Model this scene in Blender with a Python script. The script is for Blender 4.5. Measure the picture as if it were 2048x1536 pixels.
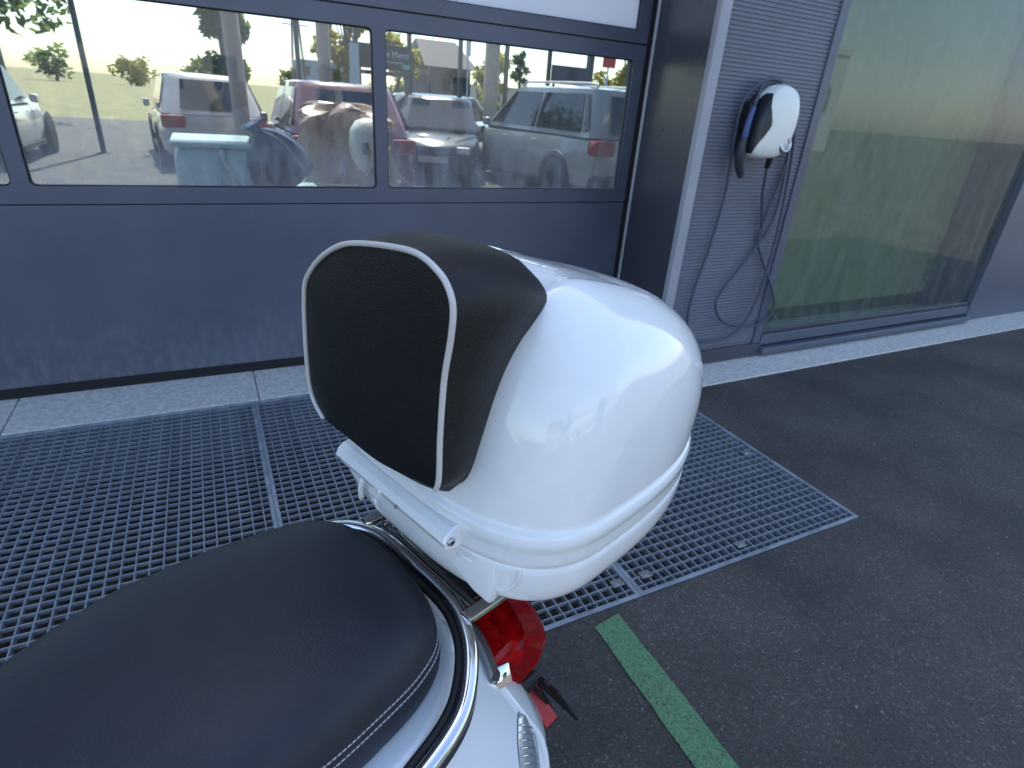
import bpy, bmesh, math, random
from mathutils import Vector, Matrix
random.seed(7)
R = math.radians
S = bpy.context.scene
for o in list(bpy.data.objects): bpy.data.objects.remove(o)

# ------------------------------------------------------------------ camera
cd = bpy.data.cameras.new('camera'); cam = bpy.data.objects.new('camera', cd)
S.collection.objects.link(cam); S.camera = cam
cd.sensor_width = 36; cd.sensor_fit = 'HORIZONTAL'; cd.lens = 1160/2048*36
cd.clip_start = .02; cd.clip_end = 3000
right = Vector((.89572, -.43943, .06775)); up = Vector((.13675, .41728, .89843)); back = Vector((-.42307, -.79548, .43386))
M = Matrix.Identity(4)
for i in range(3):
    M[i][0] = right[i]; M[i][1] = up[i]; M[i][2] = back[i]
M[2][3] = 1.42
cam.matrix_world = M
cd.dof.use_dof = True; cd.dof.focus_distance = .80; cd.dof.aperture_fstop = 8.5

# ------------------------------------------------------------------ sky, sun, exposure
SUN_EL, SUN_AZ = 58, 12            # sun stands behind the building (+Y), a little to the right
w = bpy.data.worlds.new('World'); S.world = w; w.use_nodes = True
nt = w.node_tree; nt.nodes.clear()
sky = nt.nodes.new('ShaderNodeTexSky'); sky.sky_type = 'NISHITA'; sky.sun_disc = False
sky.sun_elevation = R(SUN_EL); sky.sun_rotation = R(SUN_AZ)
sky.air_density = 1.0; sky.dust_density = 1.2; sky.ozone_density = 1.0; sky.altitude = 100
bg = nt.nodes.new('ShaderNodeBackground'); bg.inputs['Strength'].default_value = .13
wo = nt.nodes.new('ShaderNodeOutputWorld')
nt.links.new(sky.outputs[0], bg.inputs[0]); nt.links.new(bg.outputs[0], wo.inputs[0])
sl = bpy.data.lights.new('sun', 'SUN'); sl.energy = 4.2; sl.angle = R(.53); sl.color = (1, .95, .87)
sun = bpy.data.objects.new('sun', sl); S.collection.objects.link(sun)
sd = Vector((math.sin(R(SUN_AZ))*math.cos(R(SUN_EL)), math.cos(R(SUN_AZ))*math.cos(R(SUN_EL)), math.sin(R(SUN_EL))))
sun.rotation_euler = sd.to_track_quat('Z', 'Y').to_euler()
S.view_settings.view_transform = 'Standard'; S.view_settings.look = 'None'
S.view_settings.gamma = 1; S.view_settings.exposure = 1.70; S.view_settings.use_curve_mapping = False
S.render.engine = 'CYCLES'
try:
    S.cycles.max_bounces = 10; S.cycles.transparent_max_bounces = 24; S.cycles.sample_clamp_indirect = 6
except Exception: pass

# ------------------------------------------------------------------ helpers
COL = S.collection
def link(o, parent=None):
    COL.objects.link(o)
    if parent: o.parent = parent
    return o
def tag(o, label=None, cat=None, group=None, kind=None):
    if label: o['label'] = label
    if cat: o['category'] = cat
    if group: o['group'] = group
    if kind: o['kind'] = kind
    return o
def empty(name, loc=(0, 0, 0), rz=0, label=None, cat=None, group=None):
    o = bpy.data.objects.new(name, None); o.location = loc; o.rotation_euler = (0, 0, rz); o.empty_display_size = .1
    return tag(link(o), label, cat, group)
def mesh(name, vs, fs, m, parent=None, smooth=False, fix=True):
    me = bpy.data.meshes.new(name); me.from_pydata([tuple(v) for v in vs], [], fs)
    if fix:
        b = bmesh.new(); b.from_mesh(me); bmesh.ops.recalc_face_normals(b, faces=b.faces); b.to_mesh(me); b.free()
    if smooth:
        for p in me.polygons: p.use_smooth = True
    me.materials.append(m); o = bpy.data.objects.new(name, me)
    return link(o, parent)
def add_box(b, x0, x1, y0, y1, z0, z1, bev=0, mat=None, seg=2):
    vs = [b.verts.new((x, y, z)) for z in (z0, z1) for y in (y0, y1) for x in (x0, x1)]
    fs = [b.faces.new([vs[i] for i in q]) for q in ((0,2,3,1),(4,5,7,6),(0,1,5,4),(1,3,7,5),(3,2,6,7),(2,0,4,6))]
    if mat is not None: bmesh.ops.transform(b, matrix=mat, verts=vs)
    if bev: bmesh.ops.bevel(b, geom=list({e for f in fs for e in f.edges}), offset=bev, segments=seg, affect='EDGES', profile=.5)
def bobj(name, b, m, parent=None, smooth=False):
    bmesh.ops.recalc_face_normals(b, faces=b.faces)
    me = bpy.data.meshes.new(name); b.to_mesh(me); b.free()
    if smooth:
        for p in me.polygons: p.use_smooth = True
    me.materials.append(m); o = bpy.data.objects.new(name, me)
    return link(o, parent)
def box(name, x0, x1, y0, y1, z0, z1, m, parent=None, bev=0, mat=None):
    b = bmesh.new(); add_box(b, x0, x1, y0, y1, z0, z1, bev, mat); return bobj(name, b, m, parent)
def autosmooth(o, ang=35):
    me = o.data
    for p in me.polygons: p.use_smooth = True
    b = bmesh.new(); b.from_mesh(me)
    for e in b.edges:
        if len(e.link_faces) == 2 and e.calc_face_angle(0) > R(ang): e.smooth = False
    b.to_mesh(me); b.free(); return o
def catmull(P, n, closed=False):
    P = [Vector(p) for p in P]; out = []; N = len(P)
    for i in range(N if closed else N-1):
        g = (lambda k: P[k % N]) if closed else (lambda k: P[max(0, min(N-1, k))])
        a, b_, c, d = g(i-1), g(i), g(i+1), g(i+2)
        for j in range(n):
            t = j/n
            out.append(.5*((2*b_)+(c-a)*t+(2*a-5*b_+4*c-d)*t*t+(3*b_-a-3*c+d)*t**3))
    if not closed: out.append(P[-1])
    return out
def tube(name, P, r, m, parent=None, seg=10, closed=False, cap=True):
    P = [Vector(p) for p in P]; n = len(P); vs = []; fs = []
    rr = r if callable(r) else (lambda t: r)
    up_ = Vector((0, 0, 1)); prev = None
    for i in range(n):
        t = (P[(i+1) % n]-P[i-1]) if closed else (P[min(n-1, i+1)]-P[max(0, i-1)])
        t.normalize()
        if prev is None:
            a = up_.cross(t)
            if a.length < .1: a = Vector((1, 0, 0)).cross(t)
        else: a = prev-t*prev.dot(t)
        a.normalize(); prev = a; c = t.cross(a); q = rr(i/max(1, n-1))
        for k in range(seg):
            th = 2*math.pi*k/seg; vs.append(P[i]+a*q*math.cos(th)+c*q*math.sin(th))
    for i in range(n if closed else n-1):
        j = (i+1) % n
        for k in range(seg):
            k2 = (k+1) % seg; fs.append((i*seg+k, i*seg+k2, j*seg+k2, j*seg+k))
    if cap and not closed: fs += [tuple(range(seg))[::-1], tuple((n-1)*seg+k for k in range(seg))]
    return mesh(name, vs, fs, m, parent, True)
def loft(name, rings, m, parent=None, cap0=False, cap1=False, closed=True, smooth=True):
    n = len(rings[0]); vs = [v for r_ in rings for v in r_]; fs = []
    for i in range(len(rings)-1):
        for k in range(n if closed else n-1):
            k2 = (k+1) % n; fs.append((i*n+k, i*n+k2, (i+1)*n+k2, (i+1)*n+k))
    if cap0: fs.append(tuple(range(n)))
    if cap1: fs.append(tuple((len(rings)-1)*n+k for k in range(n)))
    return mesh(name, vs, fs, m, parent, smooth)
def pw(x, e): return math.copysign(abs(x)**e, x)
def egg(um, af, ar, w, nf, nb, N=96):
    out = []
    for i in range(N):
        t = 2*math.pi*i/N; c, s = math.cos(t), math.sin(t); n_ = nf if c > 0 else nb; a = af if c > 0 else ar
        out.append((um+a*pw(c, 2/n_), w*pw(s, 2/n_)))
    return out
def rrect(x0, x1, z0, z1, r, k=5):
    out = []
    for cx, cz, a0 in ((x1-r, z1-r, 0), (x0+r, z1-r, 90), (x0+r, z0+r, 180), (x1-r, z0+r, 270)):
        for i in range(k+1):
            a = R(a0+90*i/k); out.append((cx+r*math.cos(a), cz+r*math.sin(a)))
    return out
def lathe(name, prof, m, parent=None, seg=28, mat=None):
    """prof: (radius, height) along local z"""
    rings = []
    for r_, z in prof:
        rings.append([Vector((r_*math.cos(2*math.pi*k/seg), r_*math.sin(2*math.pi*k/seg), z)) for k in range(seg)])
    if mat is not None: rings = [[mat @ v for v in q] for q in rings]
    return loft(name, rings, m, parent)

# ------------------------------------------------------------------ materials
def mat(name, col, rough=.5, metal=0, coat=0, var=0, vscale=8, bump=0, bscale=200, rvar=0, spec=.5, detail=4, col2=None):
    m = bpy.data.materials.new(name); m.use_nodes = True; n = m.node_tree; bs = n.nodes['Principled BSDF']
    bs.inputs['Base Color'].default_value = (*col, 1); bs.inputs['Roughness'].default_value = rough
    bs.inputs['Metallic'].default_value = metal; bs.inputs['Coat Weight'].default_value = coat
    bs.inputs['Coat Roughness'].default_value = .03; bs.inputs['Specular IOR Level'].default_value = spec
    tc = n.nodes.new('ShaderNodeTexCoord')
    if var or col2:
        no = n.nodes.new('ShaderNodeTexNoise'); no.inputs['Scale'].default_value = vscale; no.inputs['Detail'].default_value = detail
        n.links.new(tc.outputs['Object'], no.inputs['Vector'])
        cr = n.nodes.new('ShaderNodeValToRGB')
        a = tuple(max(0, c*(1-var)) for c in col); b_ = col2 if col2 else tuple(min(1, c*(1+var)) for c in col)
        cr.color_ramp.elements[0].color = (*a, 1); cr.color_ramp.elements[1].color = (*b_, 1)
        cr.color_ramp.elements[0].position = .35; cr.color_ramp.elements[1].position = .68
        n.links.new(no.outputs['Fac'], cr.inputs[0]); n.links.new(cr.outputs[0], bs.inputs['Base Color'])
    if rvar:
        n2 = n.nodes.new('ShaderNodeTexNoise'); n2.inputs['Scale'].default_value = vscale*1.7; n2.inputs['Detail'].default_value = 5
        n.links.new(tc.outputs['Object'], n2.inputs['Vector'])
        mr = n.nodes.new('ShaderNodeMapRange'); mr.inputs[3].default_value = max(0, rough-rvar); mr.inputs[4].default_value = rough+rvar
        n.links.new(n2.outputs['Fac'], mr.inputs[0]); n.links.new(mr.outputs[0], bs.inputs['Roughness'])
    if bump:
        n3 = n.nodes.new('ShaderNodeTexNoise'); n3.inputs['Scale'].default_value = bscale; n3.inputs['Detail'].default_value = 3
        n.links.new(tc.outputs['Object'], n3.inputs['Vector'])
        bp = n.nodes.new('ShaderNodeBump'); bp.inputs['Strength'].default_value = bump; bp.inputs['Distance'].default_value = .002
        n.links.new(n3.outputs['Fac'], bp.inputs['Height']); n.links.new(bp.outputs[0], bs.inputs['Normal'])
    return m
def glass_mat(name, tint=(.82, .87, .86), dust=.05, rough=.01, ior=1.5, dustcol=(.55, .57, .6), low=None):
    """thin pane: clear transmission, fresnel reflection, a film of dust (thicker towards the bottom edge if low is set)"""
    m = bpy.data.materials.new(name); m.use_nodes = True; n = m.node_tree; n.nodes.clear(); N = n.nodes.new; Lk = n.links.new
    out = N('ShaderNodeOutputMaterial'); tr = N('ShaderNodeBsdfTransparent'); tr.inputs[0].default_value = (*tint, 1)
    gl = N('ShaderNodeBsdfGlossy'); gl.inputs['Roughness'].default_value = rough
    fr = N('ShaderNodeFresnel'); fr.inputs[0].default_value = ior
    ge = N('ShaderNodeNewGeometry'); iv = N('ShaderNodeMath'); iv.operation = 'SUBTRACT'; iv.inputs[0].default_value = 1; Lk(ge.outputs['Backfacing'], iv.inputs[1])
    fm = N('ShaderNodeMath'); fm.operation = 'MULTIPLY'; Lk(fr.outputs[0], fm.inputs[0]); Lk(iv.outputs[0], fm.inputs[1])   # the far side of the pane only transmits
    mx = N('ShaderNodeMixShader'); Lk(fm.outputs[0], mx.inputs[0]); Lk(tr.outputs[0], mx.inputs[1]); Lk(gl.outputs[0], mx.inputs[2])
    df = N('ShaderNodeBsdfDiffuse'); df.inputs[0].default_value = (*dustcol, 1)
    no = N('ShaderNodeTexNoise'); no.inputs['Scale'].default_value = 5; no.inputs['Detail'].default_value = 7; no.inputs['Roughness'].default_value = .65
    tc = N('ShaderNodeTexCoord'); mp = N('ShaderNodeMapping'); mp.inputs['Scale'].default_value = (2.2, 1, .7)
    Lk(tc.outputs['Object'], mp.inputs[0]); Lk(mp.outputs[0], no.inputs['Vector'])
    mr = N('ShaderNodeMapRange'); mr.inputs[1].default_value = .35; mr.inputs[2].default_value = .75
    mr.inputs[3].default_value = dust*.4; mr.inputs[4].default_value = dust*1.7; Lk(no.outputs['Fac'], mr.inputs[0])
    fac = mr.outputs[0]
    if low:
        sp = N('ShaderNodeSeparateXYZ'); Lk(tc.outputs['Object'], sp.inputs[0])
        m2 = N('ShaderNodeMapRange'); m2.inputs[1].default_value = low[0]; m2.inputs[2].default_value = low[1]; m2.inputs[3].default_value = low[2]; m2.inputs[4].default_value = 1
        m2.interpolation_type = 'SMOOTHSTEP'
        Lk(sp.outputs[2], m2.inputs[0]); mu = N('ShaderNodeMath'); mu.operation = 'MULTIPLY'; Lk(fac, mu.inputs[0]); Lk(m2.outputs[0], mu.inputs[1]); fac = mu.outputs[0]
    m3 = N('ShaderNodeMixShader'); Lk(fac, m3.inputs[0]); Lk(mx.outputs[0], m3.inputs[1]); Lk(df.outputs[0], m3.inputs[2])
    Lk(m3.outputs[0], out.inputs[0]); return m
def leather(name, col, rough):
    m = mat(name, col, rough, var=.15, vscale=30, rvar=.05); n = m.node_tree; bs = n.nodes['Principled BSDF']
    tc = n.nodes.new('ShaderNodeTexCoord'); v = n.nodes.new('ShaderNodeTexVoronoi'); v.inputs['Scale'].default_value = 420; v.feature = 'SMOOTH_F1'
    no = n.nodes.new('ShaderNodeTexNoise'); no.inputs['Scale'].default_value = 60; no.inputs['Detail'].default_value = 3
    vm = n.nodes.new('ShaderNodeMapping'); vm.inputs['Scale'].default_value = (1, .75, 1.7)
    n.links.new(tc.outputs['Object'], vm.inputs[0]); n.links.new(vm.outputs[0], v.inputs['Vector']); n.links.new(vm.outputs[0], no.inputs['Vector'])
    ad = n.nodes.new('ShaderNodeMath'); ad.operation = 'ADD'; n.links.new(v.outputs['Distance'], ad.inputs[0]); n.links.new(no.outputs['Fac'], ad.inputs[1])
    bp = n.nodes.new('ShaderNodeBump'); bp.inputs['Strength'].default_value = .45; bp.inputs['Distance'].default_value = .0012
    n.links.new(ad.outputs[0], bp.inputs['Height']); n.links.new(bp.outputs[0], bs.inputs['Normal']); return m
def asphalt(name, base=.052, paint=None):
    m = bpy.data.materials.new(name); m.use_nodes = True; n = m.node_tree; bs = n.nodes['Principled BSDF']; N = n.nodes.new; Lk = n.links.new
    tc = N('ShaderNodeTexCoord')
    v = N('ShaderNodeTexVoronoi'); v.inputs['Scale'].default_value = 190; Lk(tc.outputs['Object'], v.inputs['Vector'])
    no = N('ShaderNodeTexNoise'); no.inputs['Scale'].default_value = 1.7; no.inputs['Detail'].default_value = 9; no.inputs['Roughness'].default_value = .6; Lk(tc.outputs['Object'], no.inputs['Vector'])
    nf = N('ShaderNodeTexNoise'); nf.inputs['Scale'].default_value = 420; nf.inputs['Detail'].default_value = 4; Lk(tc.outputs['Object'], nf.inputs['Vector'])
    sp = N('ShaderNodeSeparateColor'); Lk(v.outputs['Color'], sp.inputs[0])
    st = N('ShaderNodeValToRGB'); e = st.color_ramp.elements
    e[0].position = 0; e[0].color = (base*.74, base*.68, base*.62, 1); e[1].position = .93; e[1].color = (base*1.42, base*1.28, base*1.18, 1)
    k = e.new(.985); k.color = (base*2.5, base*2.45, base*2.3, 1)
    Lk(sp.outputs[0], st.inputs[0])
    big = N('ShaderNodeValToRGB'); big.color_ramp.elements[0].position = .3; big.color_ramp.elements[0].color = (.58, .58, .60, 1)
    big.color_ramp.elements[1].position = .75; big.color_ramp.elements[1].color = (1.5, 1.44, 1.36, 1); Lk(no.outputs['Fac'], big.inputs[0])
    mu = N('ShaderNodeMix'); mu.data_type = 'RGBA'; mu.blend_type = 'MULTIPLY'; mu.inputs[0].default_value = 1
    Lk(st.outputs[0], mu.inputs[6]); Lk(big.outputs[0], mu.inputs[7]); colr = mu.outputs[2]
    if paint:
        wn = N('ShaderNodeMath'); wn.operation = 'MULTIPLY_ADD'; Lk(nf.outputs['Fac'], wn.inputs[0]); wn.inputs[1].default_value = .9; Lk(sp.outputs[1], wn.inputs[2])
        ws = N('ShaderNodeMath'); ws.operation = 'MULTIPLY_ADD'; Lk(no.outputs['Fac'], ws.inputs[0]); ws.inputs[1].default_value = .9; Lk(wn.outputs[0], ws.inputs[2])
        mr = N('ShaderNodeMapRange'); mr.inputs[1].default_value = .75; mr.inputs[2].default_value = 1.15; Lk(ws.outputs[0], mr.inputs[0])
        pm = N('ShaderNodeMix'); pm.data_type = 'RGBA'; Lk(mr.outputs[0], pm.inputs[0]); Lk(colr, pm.inputs[6])
        pc = N('ShaderNodeMix'); pc.data_type = 'RGBA'; pc.inputs[6].default_value = (paint[0]*.72, paint[1]*.78, paint[2]*.75, 1); pc.inputs[7].default_value = (paint[0]*1.25, paint[1]*1.12, paint[2]*1.2, 1)
        Lk(sp.outputs[2], pc.inputs[0]); Lk(pc.outputs[2], pm.inputs[7]); colr = pm.outputs[2]
    Lk(colr, bs.inputs['Base Color']); bs.inputs['Roughness'].default_value = .8
    ad = N('ShaderNodeMath'); ad.operation = 'ADD'; Lk(v.outputs['Distance'], ad.inputs[0]); Lk(nf.outputs['Fac'], ad.inputs[1])
    bp = N('ShaderNodeBump'); bp.inputs['Strength'].default_value = .7; bp.inputs['Distance'].default_value = .003; Lk(ad.outputs[0], bp.inputs['Height']); Lk(bp.outputs[0], bs.inputs['Normal'])
    return m
def leafmat(name, a, b_):
    m = bpy.data.materials.new(name); m.use_nodes = True; n = m.node_tree; n.nodes.clear(); N = n.nodes.new; Lk = n.links.new
    out = N('ShaderNodeOutputMaterial'); g = N('ShaderNodeNewGeometry'); mx = N('ShaderNodeMix'); mx.data_type = 'RGBA'
    mx.inputs[6].default_value = (*a, 1); mx.inputs[7].default_value = (*b_, 1); Lk(g.outputs['Random Per Island'], mx.inputs[0])
    d = N('ShaderNodeBsdfDiffuse'); t = N('ShaderNodeBsdfTranslucent'); Lk(mx.outputs[2], d.inputs[0]); Lk(mx.outputs[2], t.inputs[0])
    ms = N('ShaderNodeMixShader'); ms.inputs[0].default_value = .62; Lk(d.outputs[0], ms.inputs[1]); Lk(t.outputs[0], ms.inputs[2]); Lk(ms.outputs[0], out.inputs[0]); return m

M_white = mat('white_gloss_plastic', (.86, .86, .84), .07, coat=.4, var=.015, vscale=40, rvar=.05)
M_body = mat('white_scooter_paint', (.82, .83, .83), .10, coat=.5, var=.01, vscale=3)
M_leather = leather('black_grained_leatherette', (.008, .008, .0085), .52)
M_leather.node_tree.nodes['Principled BSDF'].inputs['Specular IOR Level'].default_value = .32
M_seat = leather('black_seat_vinyl', (.010, .013, .022), .52)
M_pipe = mat('grey_piping', (.58, .56, .52), .5, bump=.1, bscale=700)
M_thread = mat('pale_thread', (.5, .5, .5), .7)
M_chrome = mat('chrome', (.78, .78, .78), .05, metal=1, rvar=.02, vscale=20)
M_chrome2 = mat('brushed_steel_rack', (.36, .37, .37), .2, metal=1, rvar=.05, vscale=40)
M_blk = mat('black_plastic', (.012, .012, .013), .42, var=.2, vscale=40)
M_rub = mat('black_rubber', (.012, .012, .012), .6)
M_screw = mat('screw_steel', (.25, .25, .26), .3, metal=1)
M_anth = mat('anthracite_powder_coat', (.102, .113, .150), .40, var=.10, vscale=2.2, rvar=.05, bump=.05, bscale=900)
M_anthl = mat('splashed_door_panel', (.102, .113, .150), .40, var=.10, vscale=2.2, rvar=.07, bump=.05, bscale=900)
def splash(m, z0, z1, amt):
    n = m.node_tree; N = n.nodes.new; Lk = n.links.new; bs = n.nodes['Principled BSDF']; src = bs.inputs['Base Color'].links[0].from_socket
    tc = N('ShaderNodeTexCoord'); sp = N('ShaderNodeSeparateXYZ'); Lk(tc.outputs['Object'], sp.inputs[0])
    mr = N('ShaderNodeMapRange'); mr.inputs[1].default_value = z0; mr.inputs[2].default_value = z1; mr.inputs[3].default_value = 1; mr.inputs[4].default_value = .08; Lk(sp.outputs[2], mr.inputs[0])
    no = N('ShaderNodeTexNoise'); no.inputs['Scale'].default_value = 26; no.inputs['Detail'].default_value = 8; no.inputs['Roughness'].default_value = .7
    mp = N('ShaderNodeMapping'); mp.inputs['Scale'].default_value = (1, 1, .35); Lk(tc.outputs['Object'], mp.inputs[0]); Lk(mp.outputs[0], no.inputs['Vector'])
    m2 = N('ShaderNodeMapRange'); m2.inputs[1].default_value = .45; m2.inputs[2].default_value = .78; m2.inputs[4].default_value = amt; Lk(no.outputs['Fac'], m2.inputs[0])
    mu = N('ShaderNodeMath'); mu.operation = 'MULTIPLY'; Lk(mr.outputs[0], mu.inputs[0]); Lk(m2.outputs[0], mu.inputs[1])
    mx = N('ShaderNodeMix'); mx.data_type = 'RGBA'; mx.inputs[7].default_value = (.26, .25, .24, 1); Lk(mu.outputs[0], mx.inputs[0]); Lk(src, mx.inputs[6]); Lk(mx.outputs[2], bs.inputs['Base Color'])
splash(M_anthl, .07, .45, .6)
M_anth2 = mat('anthracite_gloss_jamb', (.066, .067, .082), .28, var=.12, vscale=1.6, rvar=.05)
M_rib = mat('anthracite_ribbed_steel', (.155, .165, .202), .42, var=.08, vscale=2.5, rvar=.06)
M_trim = mat('grey_blue_corner_trim', (.36, .355, .39), .40, var=.06, vscale=3)
M_alu = mat('anodised_aluminium', (.52, .52, .54), .35, metal=1, rvar=.08, vscale=30)
M_guide = mat('pale_guide_strip', (.55, .54, .56), .4, metal=.2)
M_gask = mat('black_gasket', (.008, .008, .009), .7)
M_gask2 = mat('dark_glazing_gasket', (.030, .033, .045), .6)
M_pale = leafmat('pale_translucent_panel', (.82, .84, .88), (.82, .84, .88))
M_pane = glass_mat('dusty_door_pane', (.74, .785, .775), .26, low=(1.42, .97, .30))
M_shop = glass_mat('shop_window_pane', (.80, .86, .80), .07, ior=1.55)
M_conc = mat('concrete_sill', (.60, .57, .53), .85, var=.18, vscale=45, bump=.5, bscale=160, detail=8)
M_galv = mat('galvanised_steel', (.29, .315, .355), .45, metal=.25, var=.22, vscale=14, rvar=.12, detail=6)
M_pit = mat('silt_and_dead_leaves', (.028, .026, .019), .95, col2=(.075, .065, .042), vscale=35, bump=.8, bscale=90, detail=7)
M_pitw = mat('damp_pit_concrete', (.055, .058, .056), .8, var=.4, vscale=7, detail=6)
M_asph = asphalt('asphalt', .058)
M_green = asphalt('worn_green_road_paint', .055, paint=(.115, .26, .12))
M_earth = mat('dry_grass', (.15, .14, .06), .95, col2=(.25, .22, .10), vscale=1.2, bump=.6, bscale=20, detail=8)
M_wallw = mat('charger_white_plastic', (.84, .84, .76), .28, var=.02, vscale=5)
M_wallb = mat('charger_dark_plastic', (.014, .016, .024), .35)
M_cable = mat('grey_blue_cable', (.062, .072, .105), .5)
M_blueg = mat('blue_connector_plastic', (.06, .10, .24), .45)
M_conn = mat('dark_connector_grip', (.03, .034, .045), .5)
M_glassy = mat('dark_car_glass', (.012, .014, .016), .04, spec=.7)
M_tyre = mat('tyre_rubber', (.018, .018, .018), .8, bump=.3, bscale=120)
M_rim = mat('alloy_rim', (.45, .46, .47), .25, metal=1)
M_redl = mat('red_lamp_plastic', (.30, .008, .010), .08, coat=1)
M_clear = mat('clear_lamp_reflector', (.72, .74, .76), .12, metal=.85)
M_wood = mat('raw_timber', (.36, .23, .12), .7, var=.25, vscale=9, detail=6)
M_kraft = mat('brown_plastic_sheet', (.25, .13, .085), .3, col2=(.36, .22, .155), vscale=3, bump=.4, bscale=9, detail=3, coat=.3, var=.1)
M_bag = mat('dark_blue_plastic_bag', (.018, .028, .065), .22, var=.25, vscale=7, bump=.5, bscale=35)
M_bin = mat('pale_teal_tank', (.42, .56, .55), .3, var=.08, vscale=3)
M_wplas = mat('scuffed_white_plastic', (.62, .58, .55), .35, col2=(.75, .73, .70), vscale=8)
M_dark = mat('dark_opening', (.01, .01, .012), .6)
M_colc = mat('beige_concrete', (.42, .34, .27), .85, var=.12, vscale=4, bump=.3, bscale=40)
M_postd = mat('dark_green_post', (.05, .06, .055), .5)
M_signb = mat('dark_sign_face', (.035, .035, .038), .4)
M_signt = mat('white_sign_lettering', (.7, .7, .7), .5)
M_signg = mat('green_sign_mark', (.10, .45, .28), .5)
M_bark = mat('bark', (.10, .08, .06), .9, var=.3, vscale=12, bump=.6, bscale=50)
M_leafy = leafmat('yellow_green_leaves', (.24, .25, .04), (.38, .33, .06))
M_leafg = leafmat('green_leaves', (.07, .12, .03), (.16, .20, .05))

# ------------------------------------------------------------------ ground
HX0, HX1, HY0, HY1 = -3.03, 2.20, 1.03, 2.83        # pit under the gratings
def rect_hole(name, X0, X1, Y0, Y1, z, m):
    xs = (X0, HX0, HX1, X1); ys = (Y0, HY0, HY1, Y1)
    vs = [(x, y, z) for y in ys for x in xs]; fs = []
    for j in range(3):
        for i in range(3):
            if (i, j) != (1, 1): fs.append((j*4+i, j*4+i+1, j*4+i+5, j*4+i+4))
    return mesh(name, vs, fs, m)
tag(rect_hole('asphalt_ground', -500, 500, -500, 26, 0, M_asph), kind='structure')
tag(mesh('grass_field', [(-1500, 26, -.02), (1500, 26, -.02), (1500, 2000, -.02), (-1500, 2000, -.02)],
    [(0, 1, 2, 3)], M_earth), kind='structure')
# pit
pit_b = bmesh.new()
P0, P1 = -.30, -.036; YL = 2.38
def quad(b, *pts): b.faces.new([b.verts.new(p) for p in pts])
quad(pit_b, (HX0, HY0, 0), (HX1, HY0, 0), (HX1, HY0, P0), (HX0, HY0, P0))
quad(pit_b, (HX0, YL, P1), (HX1, YL, P1), (HX1, YL, P0), (HX0, YL, P0))
quad(pit_b, (HX0, YL, P1), (HX1, YL, P1), (HX1, HY1, P1), (HX0, HY1, P1))
quad(pit_b, (HX0, HY1, P1), (HX1, HY1, P1), (HX1, HY1, 0), (HX0, HY1, 0))
for X in (HX0, HX1):
    quad(pit_b, (X, HY0, 0), (X, YL, 0), (X, YL, P0), (X, HY0, P0)); quad(pit_b, (X, YL, 0), (X, HY1, 0), (X, HY1, P1), (X, YL, P1))
tag(bobj('drain_pit', pit_b, M_pitw), kind='structure')
nx, ny = 70, 24; pv = []; pf = []
for j in range(ny+1):
    for i in range(nx+1):
        pv.append((HX0+(HX1-HX0)*i/nx, HY0+(YL-HY0)*j/ny, P0+.01+random.random()*.05))
for j in range(ny):
    for i in range(nx): pf.append((j*(nx+1)+i, j*(nx+1)+i+1, (j+1)*(nx+1)+i+1, (j+1)*(nx+1)+i))
tag(mesh('pit_silt', pv, pf, M_pit, smooth=True), 'brown silt lying at the bottom of the drain pit', 'silt', kind='stuff')
# dead leaves caught in the pit and in the cells
lb = bmesh.new()
for i in range(900):
    x, y = random.uniform(HX0, HX1), random.uniform(HY0+.02, YL); z = P0+.06+random.random()**2*.05; a = random.random()*6.3; s_ = random.uniform(.008, .02)
    pts = [(-1, 0), (0, .5), (1, 0), (0, -.5)]
    quad(lb, *[(x+s_*(p*math.cos(a)-q*math.sin(a)), y+s_*(p*math.sin(a)+q*math.cos(a)), z+random.uniform(-.006, .006)) for p, q in pts])
tag(bobj('leaf_litter', lb, leafmat('dead_leaf', (.10, .06, .025), (.26, .20, .10))), 'scattered dead leaves under the steel gratings', 'leaves', kind='stuff')

lb = bmesh.new()
for i in range(90):
    x, y = random.uniform(-1.2, HX1), random.uniform(HY0+.02, HY1); z = .004+random.random()*.003; a = random.random()*6.3; s_ = random.uniform(.003, .010)
    quad(lb, *[(x+s_*(p*math.cos(a)-q*math.sin(a)), y+s_*(p*math.sin(a)+q*math.cos(a)), z+random.uniform(0, .003)) for p, q in ((-1, 0), (0, .45), (1, 0), (0, -.45))])
tag(bobj('grating_litter', lb, leafmat('dry_litter', (.16, .11, .06), (.34, .29, .20))), 'bits of dry leaf lying on top of the gratings', 'leaves', kind='stuff')
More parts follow.
